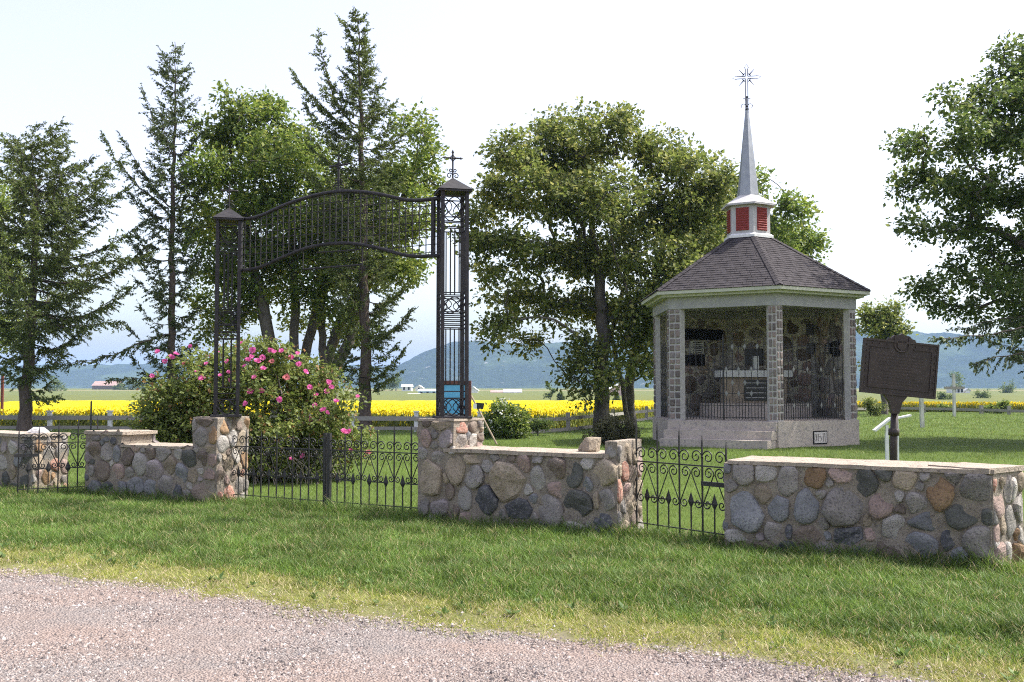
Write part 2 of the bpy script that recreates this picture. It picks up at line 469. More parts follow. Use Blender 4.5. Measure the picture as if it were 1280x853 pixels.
# ---- canola field in flower
def build_canola():
    m, t, b = newmat("canola")
    f, _ = noise_fac(t, 2.2, 0.30, 0.72, coord='World', detail=8, rough=0.75)
    c = mixrgb(t, (0.27, 0.24, 0.012), (0.60, 0.50, 0.006), f)
    t.links.new(c, b.inputs["Base Color"]); b.inputs["Roughness"].default_value = 0.9; b.inputs["Specular IOR Level"].default_value = 0.05
    xs = np.concatenate([np.arange(-62, 40, 0.8), np.arange(40, 72, 1.0)])
    u = np.linspace(0, 1, 120) ** 1.4
    X = np.repeat(xs[None], len(u), 0)
    y0 = fence_y(xs) + 6.0
    y1 = np.where(xs < 20, 136.0, fence_y(xs) + 24)
    y1 = np.convolve(np.pad(y1, 4, mode='edge'), np.ones(9) / 9, 'valid')
    Y = y0[None] + (y1 - y0)[None] * u[:, None]
    Z = gz(X, Y) + 0.86 + 0.05 * wob(X, Y, 2.1, 2) + 0.06 * rng.random(X.shape)
    Z[0] = gz(X[0], Y[0]) - 0.05
    Y[1] = Y[0] + 0.12; Z[1] = gz(X[1], Y[1]) + 0.55
    Z[-1] = gz(X[-1], Y[-1]) - 0.05
    V = np.stack([X, Y, Z], -1).reshape(-1, 3)
    ny, nx = X.shape
    i = np.arange(ny - 1)[:, None] * nx + np.arange(nx - 1)[None]
    F = np.stack([i, i + 1, i + nx + 1, i + nx], -1).reshape(-1, 4)
    me = np_mesh("canola_field", V, F, m, True)
    root = link("canola_field", me)
    tag(root, "bright yellow flowering canola crop behind the rail fence", "crop", kind="stuff")
    # single flower heads and stalks of the first rows
    n = 115000
    x = rng.uniform(-36, 42, n)
    d = rng.random(n) ** 2.0
    y = fence_y(x) + 5.7 + d * np.where(x < 20, 60, 17)
    g = gz(x, y)
    isf = rng.random(n) < 0.72
    h = np.where(isf, 0.88 + 0.20 * rng.random(n) - 0.10 * (rng.random(n) < 0.3), 0.15 + 0.7 * rng.random(n))
    near = d < 0.004
    s = np.where(isf, 0.035 + 0.03 * rng.random(n), 0.05)
    def quads(sel, kz):
        k = sel.sum()
        a = rng.random(k) * 6.283
        ca, sa = np.cos(a), np.sin(a)
        sx = s[sel]
        tz = kz * sx
        tilt = rng.uniform(-0.6, 0.6, k) * sx
        p = np.stack([x[sel], y[sel], g[sel] + h[sel]], -1)
        e1 = np.stack([ca * sx, sa * sx, tilt], -1); e2 = np.stack([-sa * sx * 0.4, ca * sx * 0.4, tz], -1)
        V = np.stack([p - e1, p - e2, p + e1, p + e2], 1).reshape(-1, 3)
        return V, np.arange(len(V)).reshape(-1, 4)
    yel = leafmat("canola_flower", (0.50, 0.41, 0.005), (0.72, 0.61, 0.010), 0.25, clump=0.25)
    grn = leafmat("canola_stalk", (0.12, 0.16, 0.03), (0.24, 0.25, 0.06), 0.3)
    V, F = quads(isf, 0.9)
    tag(link("canola_flowers", np_mesh("canola_flowers", V, F, yel), root), kind="stuff")
    d2 = rng.random(n) ** 2 * 1.5
    y = np.where(isf, y, fence_y(x) + 5.5 + d2); g = gz(x, y)
    V, F = quads(~isf, 2.2)
    tag(link("canola_stalks", np_mesh("canola_stalks", V, F, grn), root), kind="stuff")
build_canola()

# ---- haze: the air over the plain
def build_haze():
    mb = MB(); mb.box(-7500, 7500, -60, 9500, -6, 196)
    m = bpy.data.materials.new("haze_air"); m.use_nodes = True
    t = m.node_tree
    t.nodes.remove(t.nodes["Principled BSDF"])
    pv = t.nodes.new("ShaderNodeVolumePrincipled")
    pv.inputs["Color"].default_value = (0.38, 0.56, 0.95, 1)
    pv.inputs["Density"].default_value = HAZE
    pv.inputs["Anisotropy"].default_value = 0.0
    t.links.new(pv.outputs[0], t.nodes["Material Output"].inputs["Volume"])
    tag(mb.build("haze", m), "pale blue summer haze over the plain", "haze", kind="stuff")
HAZE = 0.00014
build_haze()

# ================================================================== STONE WALLS
def rough_faces(mb, o, ex, ey, ez, L, T, H0, H1, step=0.11, amp=0.012, skip_bottom=True, taper=0.0):
    """a box with rough faces; o = corner, ex/ey/ez unit axes"""
    def pt(a, b, c):
        k = taper * (1 - c / max(H1, 0.01))
        p = o + ex * (a + (k if a > L / 2 else -k)) + ey * (b + (k if b > T / 2 else -k)) + ez * c
        nv = mnoise.noise_vector(p * 4.0) * amp + mnoise.noise_vector(p * 14.0) * amp * 0.5
        return p + nv
    nu = max(2, int(L / step)); nt_ = max(2, int(T / step)); nh = max(2, int((H1 - H0) / step))
    def patch(fn, n1, n2, flip):
        b = len(mb.v)
        for j in range(n2 + 1):
            for i in range(n1 + 1):
                mb.v.append(tuple(fn(i / n1, j / n2)))
        for j in range(n2):
            for i in range(n1):
                q = (b + j * (n1 + 1) + i, b + j * (n1 + 1) + i + 1, b + (j + 1) * (n1 + 1) + i + 1, b + (j + 1) * (n1 + 1) + i)
                mb.f.append(q[::-1] if flip else q)
    patch(lambda a, c: pt(a * L, 0, H0 + c * (H1 - H0)), nu, nh, False)
    patch(lambda a, c: pt(a * L, T, H0 + c * (H1 - H0)), nu, nh, True)
    patch(lambda a, c: pt(0, a * T, H0 + c * (H1 - H0)), nt_, nh, True)
    patch(lambda a, c: pt(L, a * T, H0 + c * (H1 - H0)), nt_, nh, False)
    patch(lambda a, c: pt(a * L, c * T, H1), nu, nt_, False)
    if not skip_bottom:
        patch(lambda a, c: pt(a * L, c * T, H0), nu, nt_, True)

def stone_mesh(poly, bulge, mat, seed, n=14):
    """poly: outline in face plane (u, v) about its centre -> rounded fieldstone, local x=u, y=v, z=out of the wall"""
    mb = MB(); r = random.Random(seed)
    rings = [(1.0, -0.03), (0.98, 0.45 * bulge), (0.86, 0.86 * bulge), (0.5, 1.0 * bulge)]
    k = len(poly)
    flat = r.uniform(0.85, 1.12)
    tx, ty = r.uniform(-.22, .22), r.uniform(-.22, .22)
    for sc, h in rings:
        for (x, y) in poly:
            nz = (mnoise.noise(Vector((x * 9 + seed, y * 9, h * 9))) * 0.34 + mnoise.noise(Vector((x * 23 + seed, y * 23, h * 9))) * 0.2) * bulge if h > 0 else 0
            mb.v.append((x * sc, y * sc, h * flat + nz + (x * tx + y * ty) * (1 if h > 0 else 0)))
    mb.v.append((0, 0, bulge * 1.02 * flat))
    for j in range(len(rings) - 1):
        for i in range(k):
            mb.f.append((j * k + i, j * k + (i + 1) % k, (j + 1) * k + (i + 1) % k, (j + 1) * k + i))
    for i in range(k):
        mb.f.append(((len(rings) - 1) * k + i, (len(rings) - 1) * k + (i + 1) % k, len(rings) * k))
    return mb.mesh("stone", mat, r.random() < 0.6)

def outline(a, b, rot, r, n=14, ang=0.22):
    pts = []
    a *= 1.2; b *= 1.2
    if r.random() < 0.55:                                  # split, angular stone
        k = r.choice((5, 6, 6, 7)); ph = r.uniform(0, 6.28)
        cor = []
        for i in range(k):
            th = ph + 2 * math.pi * (i + r.uniform(-.28, .28)) / k
            q = r.uniform(0.95, 1.2)
            cor.append((a * math.cos(th) * q, b * math.sin(th) * q))
        per = [math.hypot(cor[(i + 1) % k][0] - cor[i][0], cor[(i + 1) % k][1] - cor[i][1]) for i in range(k)]
        tot = sum(per)
        for i in range(n):
            d = tot * i / n; m = 0
            while d > per[m]: d -= per[m]; m += 1
            f = 0.06 + 0.88 * d / per[m]
            pts.append((cor[m][0] * (1 - f) + cor[(m + 1) % k][0] * f, cor[m][1] * (1 - f) + cor[(m + 1) % k][1] * f))
    else:
        e = r.choice((2.1, 2.5, 3.2))
        for i in range(n):
            th = 2 * math.pi * i / n
            c, s = math.cos(th), math.sin(th)
            rr = (abs(c) ** e + abs(s) ** e) ** (-1 / e) * (1 + r.uniform(-ang, ang * 0.5) * 0.7)
            pts.append((a * c * rr, b * s * rr))
    return [(x * math.cos(rot) - y * math.sin(rot), x * math.sin(rot) + y * math.cos(rot)) for x, y in pts]

def lay_stones(parent, o, eu, ev, en, U, Vtop, listed, r, fill=60, fmin=0.05, fmax=0.11, cols="ggbmwtpldn", gap=0.012, tall=1.0, joined=None):
    """o: face origin (u=0,v=0); listed: (u, v, a, b, rot, colour); fill gaps with smaller ones; Vtop(u) = height of the face at u"""
    S = [list(s) for s in listed]
    def ok(u, v, a, b):
        for s in S:
            du, dv = u - s[0], v - s[1]
            d = math.hypot(du, dv) + 1e-6
            cu, cv = du / d, dv / d
            ra = 1 / math.sqrt((cu / s[2]) ** 2 + (cv / s[3]) ** 2)
            rb = 1 / math.sqrt((cu / a) ** 2 + (cv / b) ** 2)
            if d < (ra + rb) * 0.97: return False
        return True
    tries = 0; made = 0; size = fmax
    while made < fill and tries < fill * 60:
        tries += 1
        size = fmax - (fmax - fmin) * min(1, tries / (fill * 45))
        a = size * r.uniform(0.7, 1.15); b = size * r.uniform(0.75, 1.15) * tall
        u = r.uniform(a * 0.8, max(U - a * 0.8, a)); v = r.uniform(0.0, Vtop(u) - b * 0.95)
        if v + b > Vtop(u): continue
        if ok(u, v, a, b):
            S.append([u, v, a, b, r.uniform(-.4, .4), r.choice(cols)]); made += 1
    M3 = [[eu.x, ev.x, en.x], [eu.y, ev.y, en.y], [eu.z, ev.z, en.z]]
    from mathutils import Matrix
    rot = Matrix(M3).to_euler()
    for i, s in enumerate(S):
        poly = outline(s[2], s[3], s[4], r)
        for j, q in enumerate(S):
            if i == j: continue
            du, dv = q[0] - s[0], q[1] - s[1]
            d = math.hypot(du, dv)
            if d > s[2] + s[3] + q[2] + q[3] or d < 1e-4: continue
            cu, cv = du / d, dv / d
            ra = 1 / math.sqrt((cu / s[2]) ** 2 + (cv / s[3]) ** 2); rb = 1 / math.sqrt((cu / q[2]) ** 2 + (cv / q[3]) ** 2)
            lim = d * ra / (ra + rb) - gap / 2
            out = []
            for (x, y) in poly:
                over = x * cu + y * cv - lim
                if over > 0: x -= cu * over; y -= cv * over
                out.append((x, y))
            poly = out
        # keep inside the face
        tp = Vtop(s[0])
        poly = [(min(max(x, -s[0] + 0.002), U - s[0] - 0.002), min(y, tp - s[1] - 0.004)) for x, y in poly]
        fit = []
        for x, y in poly:
            for _ in range(14):
                if s[1] + y <= Vtop(min(max(s[0] + x, 0), U)) + 0.001: break
                x *= 0.82
            fit.append((x, y))
        poly = fit
        bul = min(0.075, max(0.028, 0.30 * min(s[2], s[3]))) * r.uniform(0.75, 1.1)
        me = stone_mesh(poly, bul, ST[s[5]], r.uniform(0, 999))
        link("stone", me, parent, loc=o + eu * s[0] + ev * s[1] - en * 0.004, rot=rot)

def px_stones(zl, ox, oy, sc, o, eu, en):
    """stones measured on the photograph -> face coordinates"""
    out = []
    for t in zl:
        zx, zy, w_, h_, c = t[:5]; rot = R(t[5]) if len(t) > 5 else 0.0
        px, py = ox + zx / sc, oy + zy / sc
        p0 = on_plane(px, py, o, en); p1 = on_plane(px + w_ / sc / 2, py, o, en); p2 = on_plane(px, py - h_ / sc / 2, o, en)
        u, v = (p0 - o).dot(eu), p0.z - o.z
        out.append((u, v, abs((p1 - p0).dot(eu)), abs(p2.z - p0.z), rot, c))
    return out

EZ = Vector((0, 0, 1))
WA1, WB1 = G(106, 620), G(270, 632)
WA2, WB2 = G(522, 652), G(772, 674)
WA3, WB3 = G(906, 688), G(1243, 717)
d1 = (WB1 - WA1).normalized()
WB0 = G(40, 617); WA0 = WB0 - d1 * 3.4
THICK = 0.62
def wall(name, A, B, hts, caps, zl, zo, label, seed, fill_front, endfill=26, T=THICK, endcols="tptrlgowl", first_left=True):
    """hts: list of (u0, u1, height) boxes; caps: list of (u0, u1, z, thickness)"""
    r = random.Random(seed)
    eu = (B - A); U = eu.length; eu.normalize()
    en = Vector((eu.y, -eu.x, 0)); ey = -en          # en faces the road
    root = empty(name, A, 0, label, "wall")
    inv = -A
    mb = MB()
    O = Vector((0, 0, 0))
    for u0, u1, h in hts:
        u1 = U if u1 is None else u1
        rough_faces(mb, O + eu * u0, eu, ey, EZ, u1 - u0, T, -0.12, h)
    mb.build("mortar_core", MORTAR, root, True)
    for (u0, u1, z, th, over) in caps:
        u1 = U if u1 is None else u1
        cb = MB()
        rough_faces(cb, O + eu * (u0 - over) + en * over + EZ * z, eu, ey, EZ, u1 - u0 + 2 * over, T + 2 * over, 0, th * 0.8, step=0.06, amp=0.007, skip_bottom=False)
        cb.build("cap", CAPM, root, True)
    def top(u):
        return max([h for u0, u1, h in hts if u0 - 0.001 <= u <= (U if u1 is None else u1) + 0.001] or [0.3])
    listed = px_stones(zl, zo[0], zo[1], zo[2], A, eu, en)
    listed = [(u, v, a, b, ro, c) for (u, v, a, b, ro, c) in listed]
    lay_stones(root, O + en * 0.0, eu, EZ, en, U, top, listed, r, fill_front)
    hB = top(U); hA = top(0)
    lay_stones(root, O + eu * U, ey, EZ, eu, T, lambda u: hB, [], r, endfill, 0.04, 0.085, endcols, tall=1.7)
    lay_stones(root, O + ey * T, -ey, EZ, -eu, T, lambda u: hA, [], r, 16, 0.05, 0.10, "gbwmtd")
    # the side towards the graves
    lay_stones(root, O + eu * U + ey * T, -eu, EZ, -en, U, lambda u: top(U - u), [], r, 34, 0.07, 0.14)
    return root, eu, en, U

w1 = [(115, 190, 80, 40, 'g'), (115, 280, 90, 120, 'w'), (200, 290, 80, 140, 'g'), (270, 310, 50, 120, 'b'), (318, 222, 80, 75, 'd'), (400, 238, 100, 95, 'p'),
      (350, 320, 95, 125, 'w'), (440, 380, 100, 170, 'l'), (515, 300, 70, 100, 'w'), (515, 232, 75, 50, 'm'), (605, 300, 110, 125, 'g'), (712, 295, 72, 90, 'l'),
      (800, 345, 105, 130, 'n'), (790, 240, 95, 50, 'w'), (165, 425, 115, 145, 'w'), (272, 435, 105, 115, 'p'), (548, 425, 115, 155, 'm'), (655, 390, 92, 135, 't'),
      (740, 450, 90, 150, 'b'), (825, 460, 70, 110, 't'), (368, 440, 70, 80, 'g'), (100, 545, 100, 110, 'b'), (205, 555, 85, 90, 'd'), (300, 555, 115, 100, 'b'),
      (412, 540, 120, 130, 'b'), (525, 548, 95, 120, 'b'), (630, 540, 95, 150, 'g'), (705, 585, 70, 120, 'd'), (890, 340, 90, 110, 'w'), (880, 180, 100, 130, 'g'),
      (900, 580, 150, 140, 'w'), (780, 590, 60, 60, 'g'), (905, 75, 130, 60, 'w'), (965, 170, 60, 120, 'o'), (960, 270, 80, 60, 't'), (960, 350, 70, 90, 'p'),
      (940, 460, 80, 80, 'p'), (105, 130, 80, 80, 'd'), (200, 130, 95, 50, 'p'), (290, 120, 90, 50, 't')]
w2 = [(130, 225, 42, 50, 'w'), (200, 240, 80, 60, 't'), (222, 305, 66, 95, 'm'), (130, 305, 48, 90, 'p'), 
      (150, 490, 115, 165, 't'), (190, 400, 60, 66, 'g'), (275, 455, 92, 140, 't'), (360, 488, 100, 120, 'g'),
      (355, 405, 100, 46, 't'), (188, 640, 95, 100, 'm'), (116, 630, 56, 80, 'g'), (243, 560, 40, 80, 'w'), (315, 592, 66, 112, 'l'), (418, 605, 118, 150, 'd'),
      (330, 695, 100, 64, 'p'), (262, 665, 52, 76, 'w'), (522, 510, 165, 215, 't', 28), (578, 645, 140, 110, 'd', -14), (667, 500, 66, 115, 'l'), (600, 422, 66, 90, 'p'),
      (665, 402, 56, 40, 'g'), (755, 455, 98, 105, 'w'), (765, 552, 85, 80, 'p'), (727, 650, 115, 160, 'g'), (848, 480, 80, 122, 'n'), (868, 622, 150, 140, 'n'),
      (912, 422, 60, 65, 'l'), (992, 472, 130, 130, 't'), (1000, 600, 80, 100, 'g'), (952, 605, 36, 80, 't'), (985, 705, 92, 80, 'd'), (838, 735, 140, 56, 'l'),
      (655, 695, 40, 70, 'g'), (540, 400, 40, 46, 'w'), (450, 722, 130, 46, 'g'), (575, 722, 60, 46, 'w'), (690, 725, 50, 40, 'd')]
w3 = [(382, 178, 72, 95, 'g'), (455, 180, 70, 62, 'l'), (525, 205, 64, 115, 'g'), (612, 192, 72, 78, 'o'), (693, 183, 75, 64, 'p'), (775, 215, 72, 128, 'n'),
      (835, 180, 54, 50, 'n'), (898, 200, 80, 72, 't'), (962, 192, 35, 42, 'g'), (1058, 192, 52, 60, 'g'), (1010, 240, 88, 118, 'o'), (1135, 228, 120, 98, 'g'),
      (445, 250, 52, 60, 't'), (495, 297, 68, 78, 'b'), (585, 290, 76, 120, 'b'), (705, 290, 125, 140, 'g', 12), (826, 282, 76, 112, 'p'), (385, 302, 100, 150, 'b', 20),
      (935, 280, 74, 70, 'g'), (865, 355, 70, 95, 'l'), (970, 335, 115, 60, 'b'), (1085, 320, 108, 74, 'n'), (362, 382, 86, 44, 'l'), (480, 375, 56, 62, 'g'),
      (528, 370, 22, 45, 'd'), (590, 382, 85, 68, 'w'), (720, 385, 105, 66, 'd', 20), (787, 377, 38, 42, 'p'), (640, 428, 70, 48, 'm'), (760, 442, 82, 60, 'b'),
      (845, 430, 88, 70, 'w'), (948, 420, 112, 92, 'b'), (1037, 397, 46, 66, 'd'), (1075, 447, 60, 48, 'b'), (1142, 405, 105, 110, 'g'), (520, 422, 70, 40, 'd'),
      (440, 422, 60, 40, 'w'), (1165, 325, 46, 56, 'n')]
u1p = (on_plane(240, 600, WA1, Vector((d1.y, -d1.x, 0))) - WA1).dot(d1)
W1 = wall("stone_wall", WA1, WB1, [(0, 0.75, 0.93), (0.7, u1p + 0.05, 0.76), (u1p, None, 1.19)], [(-0.0, 0.78, 0.92, 0.06, 0.02), (0.76, u1p, 0.75, 0.045, 0.02), (u1p, None, 1.18, 0.03, 0.0)],
          w1, (100, 515, 5.818), "low fieldstone wall with rose bush leaning over its low middle part", 21, 40)
d2 = (WB2 - WA2).normalized()
n2 = Vector((d2.y, -d2.x, 0))
u2p = (on_plane(567, 545, WA2, n2) - WA2).dot(d2); u2e = (on_plane(756, 560, WA2, n2) - WA2).dot(d2)
W2 = wall("stone_wall", WA2, WB2, [(0, u2p, 1.22), (u2p - 0.05, u2e + 0.05, 0.86), (u2e, None, 1.02)], [(0, u2p, 1.21, 0.035, 0.015), (u2p - 0.1, u2e + 0.03, 0.85, 0.055, 0.03), (u2e, None, 1.01, 0.03, 0.0)],
          w2, (500, 470, 3.878), "fieldstone wall with loose rock on top and big beige boulder in its face", 22, 36)
lay_stones(W2[0], d2 * (u2p + 0.002) + EZ * 0.87, -n2, EZ, d2, THICK, lambda u: 0.34 if u < 0.57 else 0.3, [(0.15, 0.26, 0.12, 0.075, 0, 'r'), (0.42, 0.26, 0.10, 0.07, 0, 'w'), (0.14, 0.10, 0.11, 0.10, 0, 'g'), (0.40, 0.10, 0.09, 0.09, 0, 'l')], random.Random(91), 6, 0.03, 0.06)
W3 = wall("stone_wall", WA3, WB3, [(0, None, 0.86)], [(0.06, None, 0.855, 0.045, 0.02)], w3, (780, 520, 2.56),
          "fieldstone wall below the tilted plaque, straight with flat sandy top", 23, 46, T=0.75)
e3 = Vector((0.80, 0.60, 0)); y3 = Vector((-0.60, 0.80, 0)); B3 = WB3 - WA3
mb = MB(); rough_faces(mb, B3 - e3 * 0.02 + y3 * 0.015, e3, y3, EZ, 0.58, 0.55, -0.12, 0.855); mb.build("end_core", MORTAR, W3[0], True)
lay_stones(W3[0], B3 + y3 * 0.012, e3, EZ, -y3, 0.56, lambda u: 0.86, [], random.Random(92), 34, 0.035, 0.09, "tlptowgl", tall=1.9)
lay_stones(W3[0], B3 + e3 * 0.56 + y3 * 0.015, y3, EZ, e3, 0.55, lambda u: 0.86, [], random.Random(93), 18, 0.05, 0.10, "tlpdwgl", tall=1.4)
mb = MB(); rough_faces(mb, B3 - e3 * 0.05 + y3 * 0.0 + EZ * 0.858, e3, y3, EZ, 0.63, 0.57, 0, 0.045, step=0.06, amp=0.006, skip_bottom=False); mb.build("cap", CAPM, W3[0], True)
W0 = wall("stone_wall", WA0, WB0, [(0, None, 0.86)], [(0, None, 0.855, 0.06, 0.025)], [], (0, 0, 1),
          "fieldstone wall with a flat white stone lying on its end", 24, 60)

# ---- loose stones on the walls
def loose_rock(name, loc, s, mat, label, seed, flat=1.0, rz=0.0):
    mb = MB(); n, k = 20, 12; r = random.Random(seed)
    cuts = [(Vector((0, 0, -1)), 1.0), (Vector((0, 0, 1)), 1.0)] + [(Vector((math.cos(a_), math.sin(a_), r.uniform(-.1, .55))).normalized(), r.uniform(0.72, 1.0)) for a_ in [i * 1.05 + r.uniform(-.3, .3) for i in range(6)]]
    for j in range(k + 1):
        ph = -math.pi / 2 + math.pi * j / k
        for i in range(n):
            th = 2 * math.pi * i / n
            d = Vector((math.cos(ph) * math.cos(th), math.cos(ph) * math.sin(th), math.sin(ph)))
            q = min([1.0 / max(1e-3, d.dot(c)) * h for c, h in cuts if d.dot(c) > 0.05] + [1.35])
            q *= 1 + 0.05 * mnoise.noise(d * 3 + Vector((seed, 3, 0)))
            mb.v.append((d.x * q * s[0], d.y * q * s[1], s[2] + d.z * q * s[2]))
    for j in range(k):
        for i in range(n):
            mb.f.append((j * n + i, j * n + (i + 1) % n, (j + 1) * n + (i + 1) % n, (j + 1) * n + i))
    o = mb.build(name, mat, None, False, loc=loc, rot=(0, 0, rz))
    return tag(o, label, "rock", kind="thing")
pr = WA2 + d2 * ((on_plane(718, 562, WA2, n2) - WA2).dot(d2) + 0.03) - n2 * 0.33
loose_rock("loose_rock", (pr.x, pr.y, 0.885), (0.135, 0.11, 0.085), ST['t'], "squarish tan loose rock sitting on the stone wall's flat top", 5, rz=0.5)
p0 = WB0 - d1 * 0.30 + Vector((d1.y, -d1.x, 0)) * -0.3
WST = M("white_stone", (0.62, 0.60, 0.57), (0.72, 0.70, 0.68), 6, rough=0.8, bump=0.4)
loose_rock("flat_stone", (p0.x, p0.y, 0.9), (0.17, 0.13, 0.045), WST, "flat white stone lying on the end of a fieldstone wall", 9, rz=-0.4)

# ================================================================== WROUGHT-IRON GATES
def spiral(cx, cz, t0, t1, r0, r1, n):
    return [(cx + (r0 + (r1 - r0) * i / n) * math.cos(R(t0 + (t1 - t0) * i / n)), cz + (r0 + (r1 - r0) * i / n) * math.sin(R(t0 + (t1 - t0) * i / n))) for i in range(n + 1)]
def flat_curve(pts, r, n=4):
    mb = MB(); mb.tube([(x, 0, z) for x, z in pts], r, n); return mb
def iron_gate(A, B, spans, h0, h1, label, post=None, latch=True, zoff=0.0):
    A = Vector((A[0], A[1], 0)); B = Vector((B[0], B[1], 0))
    L = (B - A).length; rz = math.atan2(B.y - A.y, B.x - A.x)
    root = empty("iron_gate", (A.x, A.y, gz1(A.x, A.y) + zoff), rz, label, "gate")
    s = L / spans; zr = 0.80; r = 0.0085
    # shared pieces
    sc = spiral(0.27 * s, zr - 0.24 * s, 480, -8, 0.05 * s, 0.205 * s, 26) + spiral(0.20 * s, zr - 1.25 * s, 168, 620, 0.165 * s, 0.04 * s, 22)
    m_l = flat_curve(sc, 0.0075).mesh("scroll", IRON, True)
    tsc = spiral(0.25 * s, zr + 0.30 * s, 190, -330, 0.235 * s, 0.05 * s, 26)
    m_t = flat_curve(tsc, 0.0075).mesh("top_scroll", IRON, True)
    sp = MB()
    hh = 0.40
    sp.tube([(0, 0, 0.03), (0, 0, hh)], r, 6)
    sp.add([(0, 0, hh - 0.05), (0.042, 0, hh + 0.02), (0, 0.014, hh + 0.02), (-0.042, 0, hh + 0.02), (0, -0.014, hh + 0.02), (0, 0, hh + 0.13)],
           [(0, 2, 1), (0, 3, 2), (0, 4, 3), (0, 1, 4), (5, 1, 2), (5, 2, 3), (5, 3, 4), (5, 4, 1)])
    m_p = sp.mesh("spear_picket", IRON)
    for i in range(spans + 1):
        h = h0 + (h1 - h0) * i / spans
        b = MB(); b.tube([(i * s, 0, 0.02), (i * s, 0, h - 0.10), (i * s, 0, h)], [0.0105, 0.0105, 0.001], 6)
        b.build("bar", IRON, root)
    for z, th in ((0.13, 0.012), (zr, 0.014), (zr + 0.045, 0.012)):
        b = MB(); b.box(-0.01, L + 0.01, -0.009, 0.009, z - th / 2, z + th / 2)
        if z > zr: continue
        b.build("rail", IRON, root)
    for i in range(spans):
        for side in (0, 1):
            x = (i + side) * s; sx = 1 if side == 0 else -1
            link("scroll", m_l, root, loc=(x, 0.004, 0), scale=(sx, 1, 1))
            link("top_scroll", m_t, root, loc=(x, -0.004, 0), scale=(sx, 1, 1))
        link("spear_picket", m_p, root, loc=((i + 0.5) * s, 0.002, 0))
    for i in range(0, spans - 1, 2):
        b = MB(); b.box((i + 0.5) * s, (i + 1.5) * s, -0.007, 0.006, hh + 0.012, hh + 0.026); b.build("crossbar", IRON, root)
    if latch:
        b = MB(); b.box(L - s * 1.02, L + 0.06, -0.016, 0.016, 0.60, 0.645); b.build("latch", IRON, root)
    if post is not None:
        b = MB(); b.box(post * L - 0.022, post * L + 0.022, -0.022, 0.022, 0.0, 1.02); b.build("gate_post", IRON, root)
    return root
mid = lambda A, e, n, k: A + e * k[0] - n * k[1]
n1 = Vector((d1.y, -d1.x, 0))
gl = WB1 + d1 * (-0.02) - n1 * 0.30; gr = WA2 - d2 * 0.0 - n2 * 0.22
gm = gl + (gr - gl) * 0.52
iron_gate(gl + (gm - gl).normalized() * 0.0, gm - (gm - gl).normalized() * 0.035, 6, 1.06, 1.0, "scrolled black iron gate leaf standing in front of the rose bush", post=1.0, latch=False)
iron_gate(gm + (gr - gm).normalized() * 0.035, gr, 6, 1.0, 1.22, "scrolled black iron gate leaf with lawn and yellow field behind it", post=0.0, latch=False)
ga = WB2 + d2 * 0.03 - n2 * 0.42; gb = WA3 - Vector(((WB3 - WA3).normalized())) * 0.02 - n2 * 0.12
iron_gate(ga, gb, 4, 1.30, 1.08, "narrow scrolled iron gate between two wall ends in front of the chapel steps")
g0 = WA1 - d1 * 0.02 - n1 * 0.22; g1 = G(22, 623)
iron_gate(g0, (g1.x, g1.y), 4, 1.2, 1.05, "scrolled iron gate standing open beside the wall end with white stone")

# ================================================================== LATTICE GATEWAY
def cross_mesh(h, w_, r=0.014, name="cross"):
    """iron cross with spearhead tips and small scrolls at its foot"""
    mb = MB()
    zc = h * 0.70
    mb.tube([(0, 0, 0), (0, 0, h * 0.86)], r, 6)
    mb.tube([(-w_ * 0.42, 0, zc), (w_ * 0.42, 0, zc)], r, 6)
    def tip(px, pz, dx, dz, L):
        n = Vector((-dz, 0, dx)) if True else None
        p = Vector((px, 0, pz)); d = Vector((dx, 0, dz))
        a, b_, c = p + d * L * 0.35 + n * L * 0.30, p + d * L * 0.35 - n * L * 0.30, p + d * L
        q = Vector((0, r * 1.2, 0))
        mb.add([p, a, c, b_, p + d * L * 0.4 + q, p + d * L * 0.4 - q], [(0, 1, 4), (1, 2, 4), (2, 3, 4), (3, 0, 4), (1, 0, 5), (2, 1, 5), (3, 2, 5), (0, 3, 5)])
    L = h * 0.17
    tip(0, h * 0.83, 0, 1, L); tip(-w_ * 0.36, zc, -1, 0, L * 0.9); tip(w_ * 0.36, zc, 1, 0, L * 0.9)
    for sx in (-1, 1):
        for sz in (-1, 1):
            a = spiral(0, 0, 90, 180, w_ * 0.26, w_ * 0.26, 6)
            mb.tube([(sx * (w_ * 0.27 + x), 0, zc + sz * (w_ * 0.27 - z)) for x, z in a], r * 0.55, 4)
        f = spiral(h * 0.11, h * 0.10, 200, -240, h * 0.11, h * 0.03, 16)
        mb.tube([(sx * x, 0, z) for x, z in f], r * 0.6, 4)
        f = spiral(h * 0.07, h * 0.29, 170, 560, h * 0.07, h * 0.02, 14)
        mb.tube([(sx * x, 0, z) for x, z in f], r * 0.6, 4)
    return mb
TS, TH = 0.30, 2.76
TRZ = R(14)
C2 = WA2 + d2 * 0.285 - n2 * 0.31
C1 = WB1 - d1 * 0.13 - n1 * 0.31
gate_root = empty("iron_gateway", ((C1.x + C2.x) / 2, (C1.y + C2.y) / 2, 0), 0, "tall black wrought-iron gateway of two lattice towers joined by a curved lattice arch", "gateway")
gc = Vector(gate_root.location)
